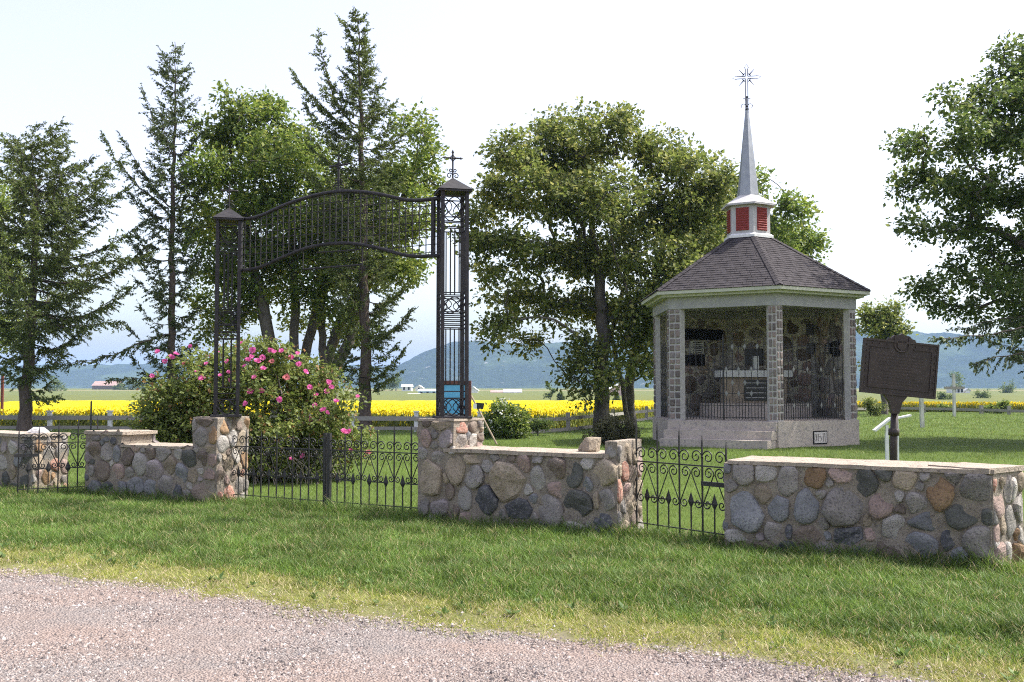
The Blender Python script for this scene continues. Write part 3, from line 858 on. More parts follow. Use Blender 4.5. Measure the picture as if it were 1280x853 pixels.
def lattice_tower(c, zb):
    t = empty("tower"); t.parent = gate_root; t.location = Vector((c.x, c.y, zb)) - gc; t.rotation_euler = (0, 0, TRZ)
    a = TS / 2
    for sx in (-1, 1):
        for sy in (-1, 1):
            b = MB()
            b.box(sx * a - 0.021, sx * a + 0.021, sy * a - 0.021, sy * a + 0.021, 0.012, TH)
            b.build("corner_post", TOWER, t)
    b = MB(); b.box(-a - 0.06, a + 0.06, -a - 0.06, a + 0.06, -0.01, 0.016); b.build("base_plate", TOWER, t)
    # one lattice panel, four times
    p = MB(); bw = 0.013
    H = TH
    def hz(fr): p.box(-a, a, -0.006, 0.006, fr * H - bw / 2, fr * H + bw / 2)
    def vt(x, f0, f1): p.box(x - bw / 2, x + bw / 2, -0.0075, 0.0075, f0 * H, f1 * H)
    for fr in (0.085, 0.115, 0.145, 0.395, 0.412, 0.430, 0.448, 0.465, 0.532, 0.55, 0.835, 0.86, 0.885, 0.978): hz(fr)
    for f0, f1 in ((0.145, 0.395), (0.55, 0.835)):
        for x in (-a * 0.36, 0.0, a * 0.36): vt(x, f0, f1) if not (x == 0 and f0 < 0.3) else None
    for f0, f1 in ((0.006, 0.085), (0.465, 0.532), (0.885, 0.978)):
        z0, z1 = f0 * H, f1 * H
        for sgn in (0, 1):
            pts = []
            for k in range(11):
                x = -a + 2 * a * k / 10
                q = (x / a) ** 2
                z = z0 + (z1 - z0) * (0.02 + 0.80 * q) if sgn == 0 else z1 - (z1 - z0) * (0.02 + 0.80 * q)
                pts.append((x, 0, z))
            p.tube(pts, 0.007, 4)
        for sx in (-1, 1):
            p.tube([(sx * a * (1 - 0.75 * math.sin(math.pi * k / 8)), 0, z0 + (z1 - z0) * k / 8) for k in range(9)], 0.006, 4)
    me = p.mesh("lattice_panel", TOWER)
    for k in range(4):
        an = k * math.pi / 2
        link("lattice_panel", me, t, loc=(-a * math.sin(an) * -1.0, -a * math.cos(an), 0), rot=(0, 0, an))
    c_ = MB(); e = a + 0.055
    c_.box(-e, e, -e, e, TH - 0.004, TH + 0.022)
    c_.add([(-e - .012, -e - .012, TH + 0.024), (e + .012, -e - .012, TH + 0.024), (e + .012, e + .012, TH + 0.024), (-e - .012, e + .012, TH + 0.024), (0, 0, TH + 0.20)],
           [(0, 1, 4), (1, 2, 4), (2, 3, 4), (3, 0, 4), (3, 2, 1, 0)])
    c_.build("cap", TOWER, t)
    cr = cross_mesh(0.37, 0.22, 0.011); cr.build("cross", TOWER, t, loc=(0, 0, TH + 0.185))
lattice_tower(C1, 1.215); lattice_tower(C2, 1.248)

def build_arch():
    a0 = C1 + Vector((0.16, -0.03, 0)); a1 = C2 + Vector((-0.16, 0.03, 0))
    e = (a1 - a0); e.z = 0; L = e.length; e.normalize(); n = Vector((e.y, -e.x, 0))
    t = empty("arch"); t.parent = gate_root; t.location = Vector((a0.x, a0.y, 0)) - gc; t.rotation_euler = (0, 0, math.atan2(e.y, e.x))
    o = Vector((a0.x, a0.y, 0))
    def curve(pp):
        q = [on_plane(px, py, o, n) for px, py in pp]
        us = np.array([(v - o).dot(e) for v in q]); zs = np.array([v.z for v in q])
        uu = np.linspace(0, L, 61)
        zz = np.interp(uu, us, zs)
        k = np.ones(7) / 7
        zz = np.convolve(np.pad(zz, 3, mode='edge'), k, 'valid')
        return uu, zz
    ut, zt = curve([(296, 275), (310, 274), (326, 271), (345, 261), (362, 254), (390, 245), (415, 240), (440, 239), (465, 241), (490, 246), (508, 251), (516, 252), (530, 250), (550, 248)])
    ub, zb = curve([(296, 339), (310, 338), (326, 335), (345, 326), (362, 318), (390, 308), (415, 304.5), (440, 304), (465, 308), (490, 315), (508, 320.5), (516, 321), (530, 320.5), (550, 320)])
    for nm, zz in (("top_rail", zt), ("bottom_rail", zb)):
        b = MB(); b.tube([(u, 0, z) for u, z in zip(ut, zz)], 0.026, 6); b.build(nm, TOWER, t, True)
    f = lambda u, zz: float(np.interp(u, ut, zz))
    for u in (0.03, L - 0.10):
        b = MB(); b.box(u - 0.022, u + 0.022, -0.02, 0.02, f(u, zb), f(u, zt)); b.build("end_bar", TOWER, t)
    nv = int(L / 0.105)
    for i in range(1, nv):
        u = L * i / nv
        thick = 0.012 if i in (round(nv * 0.58), round(nv * 0.3)) else 0.0055
        b = MB(); b.box(u - thick / 2 - .002, u + thick / 2 + .002, -0.005, 0.005, f(u, zb), f(u, zt)); b.build("grid_bar", TOWER, t)
    z = min(zb) + 0.05
    while z < max(zt) - 0.02:
        ins = (zb < z) & (zt > z)
        # runs of the level inside the panel
        k = 0
        while k < len(ut):
            if ins[k]:
                j = k
                while j + 1 < len(ut) and ins[j + 1]: j += 1
                if ut[j] - ut[k] > 0.12:
                    b = MB(); b.box(ut[k], ut[j], -0.0045, 0.0055, z - 0.0045, z + 0.0045); b.build("grid_bar", TOWER, t)
                k = j + 1
            else: k += 1
        z += 0.098
    uc = (on_plane(423, 240, o, n) - o).dot(e)
    cross_mesh(0.50, 0.30, 0.014).build("cross", TOWER, t, loc=(uc, 0, f(uc, zt) + 0.0))
    # small frame hanging below the arch
    q = [on_plane(px, py, o, n) for px, py in ((379, 337), (453, 331), (396, 316), (452, 312))]
    ql = [((v - o).dot(e), v.z) for v in q]
    h = MB()
    h.tube([(ql[0][0], 0, ql[0][1]), (ql[1][0], 0, ql[1][1])], 0.013, 6); h.tube([(ql[2][0], 0, ql[2][1]), (ql[3][0], 0, ql[3][1])], 0.011, 6)
    for u in (ql[0][0], ql[1][0]):
        h.tube([(u, 0, ql[0][1]), (u, 0, f(u, zb))], 0.008, 5)
    h.build("hanging_frame", TOWER, t)
build_arch()

# ================================================================== CHAPEL
CHX, CHY, RW = 7.17, 30.15, 3.116
FLOOR, BEAM0, BEAM1 = 0.713, 3.87, 4.20
chapel = empty("chapel", (CHX, CHY, 0), 0, "six-sided open stone chapel with shingled roof, louvred cupola and slender metal spire", "chapel")
def hv(k, r): return Vector((r * math.sin(R(60 * k)), -r * math.cos(R(60 * k)), 0))
def hexring(mb, ro, ri, z0, z1, zi0=None, zi1=None):
    zi0 = z0 if zi0 is None else zi0; zi1 = z1 if zi1 is None else zi1
    vs = []
    for k in range(6):
        a, b = hv(k, ro), hv(k, ri)
        vs += [(a.x, a.y, z0), (a.x, a.y, z1), (b.x, b.y, zi0), (b.x, b.y, zi1)]
    fs = []
    for k in range(6):
        i, j = 4 * k, 4 * ((k + 1) % 6)
        fs += [(i, j, j + 1, i + 1), (i + 1, j + 1, j + 3, i + 3), (i + 3, j + 3, j + 2, i + 2), (i + 2, j + 2, j, i)]
    mb.add(vs, fs)
def hexsolid(mb, r0, z0, r1, z1):
    vs = [tuple(hv(k, r0) + Vector((0, 0, z0))) for k in range(6)] + [tuple(hv(k, r1) + Vector((0, 0, z1))) for k in range(6)]
    mb.add(vs, [tuple(range(6))[::-1], tuple(range(6, 12))] + [(k, (k + 1) % 6, 6 + (k + 1) % 6, 6 + k) for k in range(6)])
b = MB(); hexsolid(b, RW + 0.03, -0.3, RW + 0.03, FLOOR); base = b.build("base", CONC, chapel)
b = MB(); hexsolid(b, RW - 0.36, FLOOR - 0.05, RW - 0.36, FLOOR + 0.02); b.build("floor", CONC, chapel)
b = MB(); hexring(b, RW, RW - 0.32, BEAM0, BEAM1); b.build("beam", CONC_D, chapel)
b = MB(); hexsolid(b, RW - 0.3, BEAM1 - 0.12, RW - 0.3, BEAM1 - 0.03); b.build("ceiling", PAINT_EAVE, chapel)
b = MB(); hexring(b, 3.34, RW - 0.1, BEAM1 + 0.0, BEAM1 + 0.075); hexring(b, 3.50, 3.2, BEAM1 + 0.07, BEAM1 + 0.17); b.build("eave", PAINT_EAVE, chapel)
# steps before the front-left side (vertex 5 -> vertex 0)
A5, A0 = hv(5, RW), hv(0, RW)
es = (A0 - A5).normalized(); ns = Vector((es.y, -es.x, 0))
LS = (A0 - A5).length
for k in range(3):
    b = MB(); dep = 0.14 + 0.36 * k
    z1 = FLOOR - 0.02 - 0.235 * k; z0 = z1 - 0.235
    c = (A5 + A0) / 2 + ns * (dep / 2 - 0.1 + 0.03 * 0)
    b.obox((c.x, c.y, (z1 + max(z0, -0.15)) / 2 - (0.1 if k == 2 else 0.0)), es * (LS / 2 - 0.02 * k - 0.015), ns * (dep / 2 + 0.1), Vector((0, 0, (z1 - z0) / 2 + (0.1 if k == 2 else 0))))
    b.build("step", CONC, chapel)
# date stone in the base, front-right side
B0, B1 = hv(0, RW + 0.03), hv(1, RW + 0.03)
ef = (B1 - B0).normalized(); nf = Vector((ef.y, -ef.x, 0)); cw = Vector((CHX, CHY, 0))
q0 = on_plane(1025, 547, B0 + cw, nf) - cw
DST = M("date_stone", (0.50, 0.46, 0.42), (0.6, 0.56, 0.52), 20, rough=0.9, bump=0.6)
b = MB(); b.obox(q0 + nf * 0.004, ef * 0.27, nf * 0.012, EZ * 0.185); fr_ = b.build("date_stone", DARK, chapel)
b = MB(); b.obox(q0 + nf * 0.012, ef * 0.235, nf * 0.012, EZ * 0.15); b.build("face", DST, fr_)
b = MB()
for x, z, wx, hz_, ti in ((-0.17, 0, 0.012, 0.09, 0.25), (-0.17, 0.01, 0.012, 0.09, -0.25), (-0.09, 0, 0.012, 0.10, 0.05), (0.1, 0.0, 0.012, 0.11, -0.05), (0.17, 0.0, 0.014, 0.12, -0.1), (-0.02, 0.02, 0.04, 0.012, 0), (0.02, -0.06, 0.012, 0.05, 0.5)):
    b.obox(q0 + nf * 0.024 + ef * x + EZ * z, ef * wx + EZ * (wx * ti * 0.2), nf * 0.004, EZ * hz_ + ef * (hz_ * ti))
b.build("carving", M("carved_relief", (0.22, 0.19, 0.17), rough=0.9), fr_)

# pillars at the corners
PM_L = M("pale_mortar", (0.44, 0.42, 0.40), (0.36, 0.34, 0.32), 8, rough=0.95, bump=0.8, bscale=50)
BLK = M("pillar_block", (0.155, 0.14, 0.135), (0.25, 0.225, 0.215), 5, rough=0.9, bump=0.8, bscale=30, c3=(0.17, 0.155, 0.15), scale3=30, coord='World')
_t = BLK.node_tree; _b = _t.nodes["Principled BSDF"]
_src = _b.inputs["Base Color"].links[0].from_socket
_g = _t.nodes.new("ShaderNodeNewGeometry"); _r = _t.nodes.new("ShaderNodeValToRGB")
_e = _r.color_ramp.elements; _e[0].color = (0.55, 0.52, 0.52, 1); _e[1].color = (1.35, 1.25, 1.15, 1)
_e.new(0.3).color = (0.9, 0.8, 0.72, 1); _e.new(0.55).color = (1.0, 0.98, 1.0, 1); _e.new(0.75).color = (1.15, 0.95, 0.88, 1)
_t.links.new(_g.outputs["Random Per Island"], _r.inputs[0])
_t.links.new(mixrgb(_t, _src, _r.outputs[0], 1.0, 'MULTIPLY'), _b.inputs["Base Color"])
def pillar(k):
    V = hv(k, RW - 0.035); p1 = (hv(k + 1, 1) - hv(k, 1)).normalized(); p0_ = (hv(k - 1, 1) - hv(k, 1)).normalized()
    inn = -V.normalized()
    r = random.Random(40 + k)
    w_ = {0: 0.23, 1: 0.24}.get(k, 0.34)
    root = MB()
    poly = [V + p0_ * w_, V, V + p1 * w_, V + p1 * w_ + inn * 0.16, V + p0_ * w_ + inn * 0.16]
    root.prism([(p.x, p.y) for p in poly], FLOOR - 0.01, BEAM0 + 0.01)
    po = root.build("pillar", PM_L, chapel)
    sb = MB()
    for side, dv in ((0, p0_), (1, p1)):
        nn = Vector((dv.y, -dv.x, 0))
        if nn.dot(V) < 0: nn = -nn
        z = FLOOR + 0.02
        while z < BEAM0 - 0.1:
            h = r.uniform(0.15, 0.26); h = min(h, BEAM0 - 0.01 - z)
            cut = r.uniform(0.42, 0.6)
            for a, bb in ((0.012, w_ * cut - 0.01), (w_ * cut + 0.01, w_ - 0.012)):
                c = V + dv * ((a + bb) / 2) + EZ * (z + h / 2)
                d_ = r.uniform(0.015, 0.035)
                hx, hz2 = (bb - a) / 2 - 0.009, h / 2 - 0.020
                oc = c
                # block with chamfered outer face
                vs = []
                for dd, sc in ((-0.03, 1.0), (d_ * 0.5, 1.0), (d_, 0.78)):
                    for sx, sz in ((-1, -1), (1, -1), (1, 1), (-1, 1)):
                        vs.append(oc + dv * (sx * hx * sc * r.uniform(0.93, 1.0)) + EZ * (sz * hz2 * sc * r.uniform(0.93, 1.0)) + nn * (dd + r.uniform(-.004, .004)))
                sb.add(vs, [(8, 9, 10, 11)] + [(i, (i + 1) % 4, 4 + (i + 1) % 4, 4 + i) for i in range(4)] + [(4 + i, 4 + (i + 1) % 4, 8 + (i + 1) % 4, 8 + i) for i in range(4)])
            z += h + 0.004
    so = sb.build("stone_blocks", BLK, po); tag(so, kind="stuff")
for k in range(6): pillar(k)

# the three closed sides behind, of fieldstone inside
WALLM = M("chapel_mortar", (0.46, 0.43, 0.35), (0.55, 0.51, 0.43), 6, rough=0.95, bump=0.6, bscale=40)
walls = {}
for k in (1, 2, 3):
    a, c = hv(k, RW - 0.12), hv(k + 1, RW - 0.12)
    e = (c - a).normalized(); n = Vector((-e.y, e.x, 0))
    if n.dot(a) > 0: n = -n
    b = MB(); b.obox((a + c) / 2 - n * -0.09 + EZ * ((FLOOR + BEAM0) / 2), e * ((c - a).length / 2 - 0.22), n * 0.09, EZ * ((BEAM0 - FLOOR) / 2 + 0.005))
    wo = b.build("back_wall", WALLM, chapel)
    o = c + n * 0.18 - e * 0.25 + EZ * FLOOR
    lay_stones(wo, o, -e, EZ, n, (c - a).length - 0.5, lambda u: BEAM0 - FLOOR - 0.02, [], random.Random(60 + k), 46, 0.10, 0.27, "gltmgptw", gap=0.05, tall=1.0)
    walls[k] = (o, -e, n)
BLACKP = M("black_plaque", (0.012, 0.012, 0.013), rough=0.35, spec=0.5)
WHITEP = M("white_plaque", (0.52, 0.51, 0.48), (0.45, 0.44, 0.42), 9, rough=0.6)
def plaque(k, x0, y0, x1, y1, mat, lines=0):
    o, e, n = walls[k]
    a = on_plane(x0, y1, o + cw + n * 0.10, n) - cw; c = on_plane(x1, y0, o + cw + n * 0.10, n) - cw
    ctr = (a + c) / 2; hw = abs((c - a).dot(e)) / 2; hh = abs(c.z - a.z) / 2
    b = MB(); b.obox(ctr - n * 0.03, e * hw, n * 0.06, EZ * hh); po = b.build("plaque", mat, chapel)
    if lines:
        b = MB()
        for i in range(lines):
            z = hh * 0.8 - 2 * hh * 0.8 * i / (lines - 1)
            b.obox(ctr + n * 0.033 + EZ * z, e * hw * rnd.uniform(0.6, 0.85), n * 0.003, EZ * hh * 0.05)
        b.build("inscription", IRON if mat == WHITEP else WHITEP, po)
for x0, y0, x1, y1, mt, ln in ((850, 411, 860, 424.5, BLACKP, 0), (862, 412, 882.5, 424.5, BLACKP, 0), (884.5, 413, 903, 425, BLACKP, 0), (863, 427, 879, 442, WHITEP, 6),
                               (850, 444, 859, 457, BLACKP, 0), (862, 444, 880.5, 457, BLACKP, 0)):
    plaque(3, x0, y0, x1, y1, mt, ln)
for x0, y0, x1, y1, mt, ln in ((932, 436, 953, 456, BLACKP, 0), (1008, 405, 1016, 419, BLACKP, 0), (1009, 429, 1018, 442, BLACKP, 0)): plaque(2, x0, y0, x1, y1, mt, ln)
for x0, y0, x1, y1, mt, ln in ((1033, 429, 1038, 443, BLACKP, 6), (1041, 426, 1046, 446, BLACKP, 0)): plaque(1, x0, y0, x1, y1, mt, ln)

# roof: deck + courses of shingles
RB, ZB, RT, ZT = 3.50, BEAM1 + 0.172, 0.60, 6.16
b = MB(); hexsolid(b, RB, ZB - 0.0, RT, ZT); roof = b.build("roof", SHING, chapel)
b = MB(); rr = random.Random(5)
NC = 24
for k in range(6):
    a0, a1, t0, t1 = hv(k, RB) + EZ * ZB, hv(k + 1, RB) + EZ * ZB, hv(k, RT) + EZ * ZT, hv(k + 1, RT) + EZ * ZT
    nrm = (a1 - a0).cross(t0 - a0).normalized()
    for c in range(NC):
        f0 = c / NC - 0.006; f1 = (c + 1.35) / NC
        l0, r0 = a0.lerp(t0, f0), a1.lerp(t1, f0); l1, r1 = a0.lerp(t0, min(f1, 1)), a1.lerp(t1, min(f1, 1))
        W_ = (r0 - l0).length; nn = max(1, int(W_ / 0.27)); off = rr.random() * 0.9
        cuts = [0.0] + [min(1, max(0, (i + off) / nn)) for i in range(nn)] + [1.0]
        for i in range(len(cuts) - 1):
            s0, s1 = cuts[i], cuts[i + 1]
            if s1 - s0 < 0.02: continue
            g_ = 0.006 / W_
            lift = 0.016 + rr.random() * 0.008
            q = [l0.lerp(r0, s0 + g_) + nrm * lift, l0.lerp(r0, s1 - g_) + nrm * lift, l1.lerp(r1, s1 - g_) + nrm * 0.003, l1.lerp(r1, s0 + g_) + nrm * 0.003]
            q2 = [l0.lerp(r0, s0 + g_) + nrm * 0.001, l0.lerp(r0, s1 - g_) + nrm * 0.001]
            b.add(q + q2, [(0, 1, 2, 3), (4, 5, 1, 0)])
    # hip cap
for k in range(6):
    a0, t0 = hv(k, RB + 0.01) + EZ * (ZB + 0.02), hv(k, RT) + EZ * (ZT + 0.03)
    for c in range(20):
        p, q = a0.lerp(t0, c / 20), a0.lerp(t0, (c + 1.2) / 20)
        tg = hv(k, 1).cross(EZ).normalized() * 0.11
        b.add([p + EZ * 0.03, p + tg - EZ * 0.02, q + tg - EZ * 0.03, q + EZ * 0.018, p - tg - EZ * 0.02, q - tg - EZ * 0.03], [(1, 0, 3, 2), (0, 4, 5, 3)])
so = b.build("shingles", SHING, roof); tag(so, kind="stuff")
# cupola
RC, ZC0, ZC1 = 0.668, 6.12, 7.10
b = MB(); hexsolid(b, RC, ZC0, RC, ZC1); cup = b.build("cupola", CUP_W, chapel)
b = MB(); hexring(b, RC + 0.10, RC - 0.05, ZC0 - 0.02, ZC0 + 0.06, ZC0 + 0.02, ZC0 + 0.14); b.build("flashing", PAINT_W, cup)
for k in range(6):
    a, c = hv(k, RC), hv(k + 1, RC); e = (c - a).normalized(); n = ((a + c) / 2).normalized(); ctr = (a + c) / 2 + EZ * 6.66
    b = MB(); b.obox(ctr + n * 0.003, e * 0.195, n * 0.014, EZ * 0.345); lv = b.build("louvre", RED, cup)
    sl = MB()
    for i in range(10): sl.obox(ctr + n * 0.025 + EZ * (-0.31 + 0.069 * i), e * 0.175, n * 0.014 - EZ * 0.012, EZ * 0.017 + n * 0.010)
    sl.build("slats", RED, lv)
b = MB(); hexring(b, 0.835, 0.5, ZC1 - 0.02, ZC1 + 0.03, ZC1 - 0.01, ZC1 + 0.1); hexsolid(b, 0.84, ZC1 + 0.032, 0.31, 7.45); b.build("cupola_roof", CUP_W, chapel)
b = MB(); hexsolid(b, 0.335, 7.44, 0.05, 10.12); b.build("spire", METAL, chapel)
# cross of the spire: outlined iron bars with rays
b = MB(); z0 = 10.1; zc = 11.10; g = 0.035; r_ = 0.013
for sx in (-1, 1):
    b.tube([(sx * g, 0, z0), (sx * g, 0, zc - g)], r_, 5); b.tube([(sx * g, 0, zc + g), (sx * g, 0, zc + 0.27)], r_, 5)
    for sz in (-1, 1): b.tube([(sx * g, 0, zc + sz * g), (sx * 0.28, 0, zc + sz * g)], r_, 5)
    b.tube([(sx * 0.28, 0, zc + g), (sx * 0.31, 0, zc + 0.06), (sx * 0.43, 0, zc), (sx * 0.31, 0, zc - 0.06), (sx * 0.28, 0, zc - g)], r_ * 0.8, 5)
    for sz in (-1, 1):
        b.tube([(sx * g, 0, zc + sz * 0.13), (sx * 0.10, 0, zc + sz * 0.10), (sx * 0.13, 0, zc + sz * g)], r_ * 0.8, 4)
        b.tube([(sx * 0.07, 0, zc + sz * 0.07), (sx * 0.23, 0, zc + sz * 0.25)], [r_ * 1.7, r_ * 0.5], 5)
    b.tube([(sx * x, 0, z0 + 0.02 + z) for x, z in spiral(0.11, 0.09, 200, -60, 0.09, 0.05, 10)], r_ * 0.8, 4)
    b.tube([(sx * x, 0, z0 + 0.25 + z) for x, z in spiral(0.09, 0.06, 220, 40, 0.06, 0.03, 8)], r_ * 0.8, 4)
b.tube([(-g, 0, zc + 0.27), (-0.06, 0, zc + 0.30), (0, 0, zc + 0.42), (0.06, 0, zc + 0.30), (g, 0, zc + 0.27)], r_ * 0.8, 5)
b.tube([(0, 0, z0 - 0.05), (0, 0, z0 + 0.42)], 0.02, 6)
b.box(-0.05, 0.05, -0.05, 0.05, z0 - 0.02, z0 + 0.03); b.box(-0.045, 0.045, -0.03, 0.03, z0 + 0.38, z0 + 0.41)
b.build("cross", IRON, chapel, rot=(0, 0, R(-8)))

# iron grilles between the pillars
DIAM = M("pale_iron", (0.20, 0.20, 0.19), rough=0.6)
def grille(k, doors):
    a, c = hv(k, RW - 0.20), hv(k + 1, RW - 0.20)
    e = (c - a).normalized(); L = (c - a).length - 0.62; o = a + e * 0.31 + EZ * FLOOR
    n = ((a + c) / 2).normalized()
    t = empty("grille"); t.parent = chapel; t.location = o; t.rotation_euler = (0, 0, math.atan2(e.y, e.x))
    H = 2.30; nb = 13
    bar = MB(); bar.box(-0.008, 0.008, -0.008, 0.008, 0.04, H); bm = bar.mesh("bar", IRON)
    sb = MB(); sb.box(-0.009, 0.009, -0.009, 0.009, 0.04, 0.62); sm = sb.mesh("short_bar", IRON)
    for i in range(nb + 1): link("bar", bm, t, loc=(L * i / nb, 0, 0), scale=(1, 1, 1 if i % 2 == 0 else 0.93))
    for i in range(nb): link("short_bar", sm, t, loc=(L * (i + 0.5) / nb, 0, 0))
    for z in (0.09, 0.42, 0.75, 1.42, 2.05):
        b = MB(); b.box(0, L, -0.008, 0.0095, z - 0.009, z + 0.009); b.build("rail", IRON, t)
    dm = MB(); dm.add([(0, -0.02, -0.085), (0.045, -0.02, 0), (0, -0.02, 0.085), (-0.045, -0.02, 0), (0, 0.012, 0), (0, -0.03, 0)],
                      [(0, 1, 5), (1, 2, 5), (2, 3, 5), (3, 0, 5), (1, 0, 4), (2, 1, 4), (3, 2, 4), (0, 3, 4)])
    dme = dm.mesh("diamond", DIAM)
    if doors:
        b = MB(); b.box(L * 0.5 - 0.02, L * 0.5 + 0.02, -0.02, 0.02, 0.02, H + 0.1); b.build("door_stile", IRON, t)
        for i in range(7, 13):
            for z in ((2.05, 1.05) if i % 2 == 0 else (1.42, 0.75)): link("diamond", dme, t, loc=(L * i / nb, -0.004, z))
    else:
        for i in range(2, 12, 3):
            for z in (1.42, 0.42): link("diamond", dme, t, loc=(L * i / nb, -0.004, z))
grille(5, True); grille(0, False); grille(4, False)

# altar inside
MARB = M("white_marble", (0.62, 0.62, 0.60), (0.55, 0.55, 0.54), 5, rough=0.5)
al = empty("altar", (CHX + 0.25, CHY + 0.65, FLOOR + 0.02), 0, "stone altar with thick white top slab inside the chapel", "altar")
b = MB(); b.box(-1.5, 1.5, -0.95, 0.75, 0, 0.42); b.build("platform", CONC, al)
b = MB(); b.box(-0.95, 0.95, -0.3, 0.35, 0.42, 1.22); b.build("pedestal", ST['t'], al)
b = MB(); b.box(-1.12, 1.12, -0.42, 0.45, 1.22, 1.42); b.build("slab", MARB, al)
b = MB(); b.box(-0.35, 0.35, -0.325, -0.298, 0.50, 1.14); gl_ = b.build("front_panel", BLACKP, al)
b = MB()
for i in range(4): b.box(-0.3, 0.3, -0.335, -0.32, 0.58 + 0.15 * i, 0.60 + 0.15 * i)
b.build("panel_bars", WHITEP, gl_)
b = MB(); b.box(0.02, 0.16, -0.1, 0.1, 1.42, 1.86); b.build("candle_block", MARB, al)

# ================================================================== PLAQUE SIGN
sp_ = P(1117, 560, 11.7)
sg = empty("plaque_sign", (sp_.x, sp_.y, gz1(sp_.x, sp_.y)), R(2), "tilted dark brown cast plaque with crest on a post behind the stone wall", "sign")
zc = P(1125, 461, 11.7).z - sg.location.z
b = MB(); b.tube([(-0.02, 0, -0.1), (0.0, 0, 0.95), (0.02, 0, zc - 0.5)], [0.045, 0.043, 0.042], 12)
b.tube([(0.005, 0, zc - 0.78), (0.008, 0, zc - 0.70)], [0.062, 0.062], 12); b.build("post", BRONZE, sg, True)
b = MB(); pw, ph = 0.885 / 2, 0.635 / 2
def plate_local(x, z): return (x, z)
outl = [(-pw, -ph), (pw, -ph), (pw, ph), (0.17, ph), (0.155, ph + 0.03), (0.12, ph + 0.035), (0.09, ph + 0.065), (0.03, ph + 0.072), (0, ph + 0.095), (-0.03, ph + 0.072), (-0.09, ph + 0.065), (-0.12, ph + 0.035), (-0.155, ph + 0.03), (-0.17, ph), (-pw, ph)]
def flat_prism(mb, poly, y0, y1):
    k = len(poly)
    mb.add([(x, y0, z) for x, z in poly] + [(x, y1, z) for x, z in poly], [tuple(range(k)), tuple(range(k, 2 * k))[::-1]] + [(i, k + i, k + (i + 1) % k, (i + 1) % k) for i in range(k)])
flat_prism(b, outl, -0.025, 0.025)
pl = b.build("plate", BRONZE, sg, loc=(0.06, -0.05, zc), rot=(0, R(5.5), 0))
b = MB()
for (x0, x1, z0, z1) in ((-pw, pw, -ph, -ph + 0.022), (-pw, pw, ph - 0.022, ph), (-pw, -pw + 0.022, -ph + .022, ph - .022), (pw - 0.022, pw, -ph + .022, ph - .022),
                         (-0.37, 0.37, -0.245, -0.235), (-0.37, -0.14, 0.225, 0.235), (0.14, 0.37, 0.225, 0.235), (-0.37, -0.36, -0.235, 0.225), (0.36, 0.37, -0.235, 0.225)):
    b.box(x0 + .001, x1 - .001, -0.036, -0.02, z0, z1)
b.build("border", BRONZE, pl)
b = MB()
for i in range(7):
    for sx in (-1, 1): b.tube([(sx * 0.405, -0.04, -0.2 + i * 0.075), (sx * 0.405, -0.02, -0.2 + i * 0.075)], 0.009, 6)
for i in range(9):
    if abs(i - 4) > 1: b.tube([(-0.34 + i * 0.085, -0.04, 0.268), (-0.34 + i * 0.085, -0.02, 0.268)], 0.009, 6)
b.build("studs", BRONZE, pl)
b = MB()
pts = spiral(0, 0.275, 180, 360, 0.085, 0.085, 14)
b.tube([(x, -0.03, z) for x, z in pts], 0.009, 5); b.tube([(-0.085, -0.03, 0.275), (-0.085, -0.03, 0.37)], 0.009, 5); b.tube([(0.085, -0.03, 0.275), (0.085, -0.03, 0.37)], 0.009, 5)
flat_prism(b, [(-0.05, 0.24), (0, 0.21), (0.05, 0.24), (0.055, 0.31), (0, 0.345), (-0.055, 0.31)], -0.036, -0.02); b.build("crest", BRONZE, pl)
rl = random.Random(3); b = MB()
for i in range(11):
    z = 0.175 - i * 0.036
    hw = rl.uniform(0.18, 0.30) if i not in (0, 5) else 0.13
    x = -hw
    while x < hw:
        l = rl.uniform(0.015, 0.05); b.box(x, min(x + l, hw), -0.0285, -0.02, z - 0.006, z + 0.006); x += l + 0.012
b.build("raised_lines", BRONZE, pl)
b = MB(); flat_prism(b, [(-0.045, -0.56), (0.045, -0.56), (0.055, -0.50), (0.075, -0.43), (0.13, -0.36), (0.16, -0.325), (-0.16, -0.325), (-0.13, -0.36), (-0.075, -0.43), (-0.055, -0.50)], -0.03, 0.03)
b.build("bracket", BRONZE, sg, loc=(0.03, -0.045, zc + 0.035), rot=(0, R(3), 0))

# ---- white slanted-top stand behind it
p = G(1116, 578, 0); p = P(1115, 560, 16.5)
st = empty("white_stand", (p.x, p.y, gz1(p.x, p.y)), 0, "white painted wooden stand with slanted board behind the dark plaque post", "stand")
b = MB(); b.box(-0.105, -0.06, -0.03, 0.03, -0.05, 1.02); b.build("leg", PAINT_W, st)
b = MB(); b.box(0.06, 0.105, -0.03, 0.03, -0.05, 1.10); b.build("leg", PAINT_W, st)
b = MB(); b.obox((-0.155, 0, 1.03), Vector((0.135, 0, 0.105)), Vector((0, 0.06, 0)), Vector((-0.010, 0, 0.013))); b.build("slanted_board", PAINT_W, st)
b = MB(); b.obox((0.14, 0, 1.145), Vector((0.17, 0, 0.035)), Vector((0, 0.06, 0)), Vector((-0.002, 0, 0.013))); b.build("top_board", PAINT_W, st)

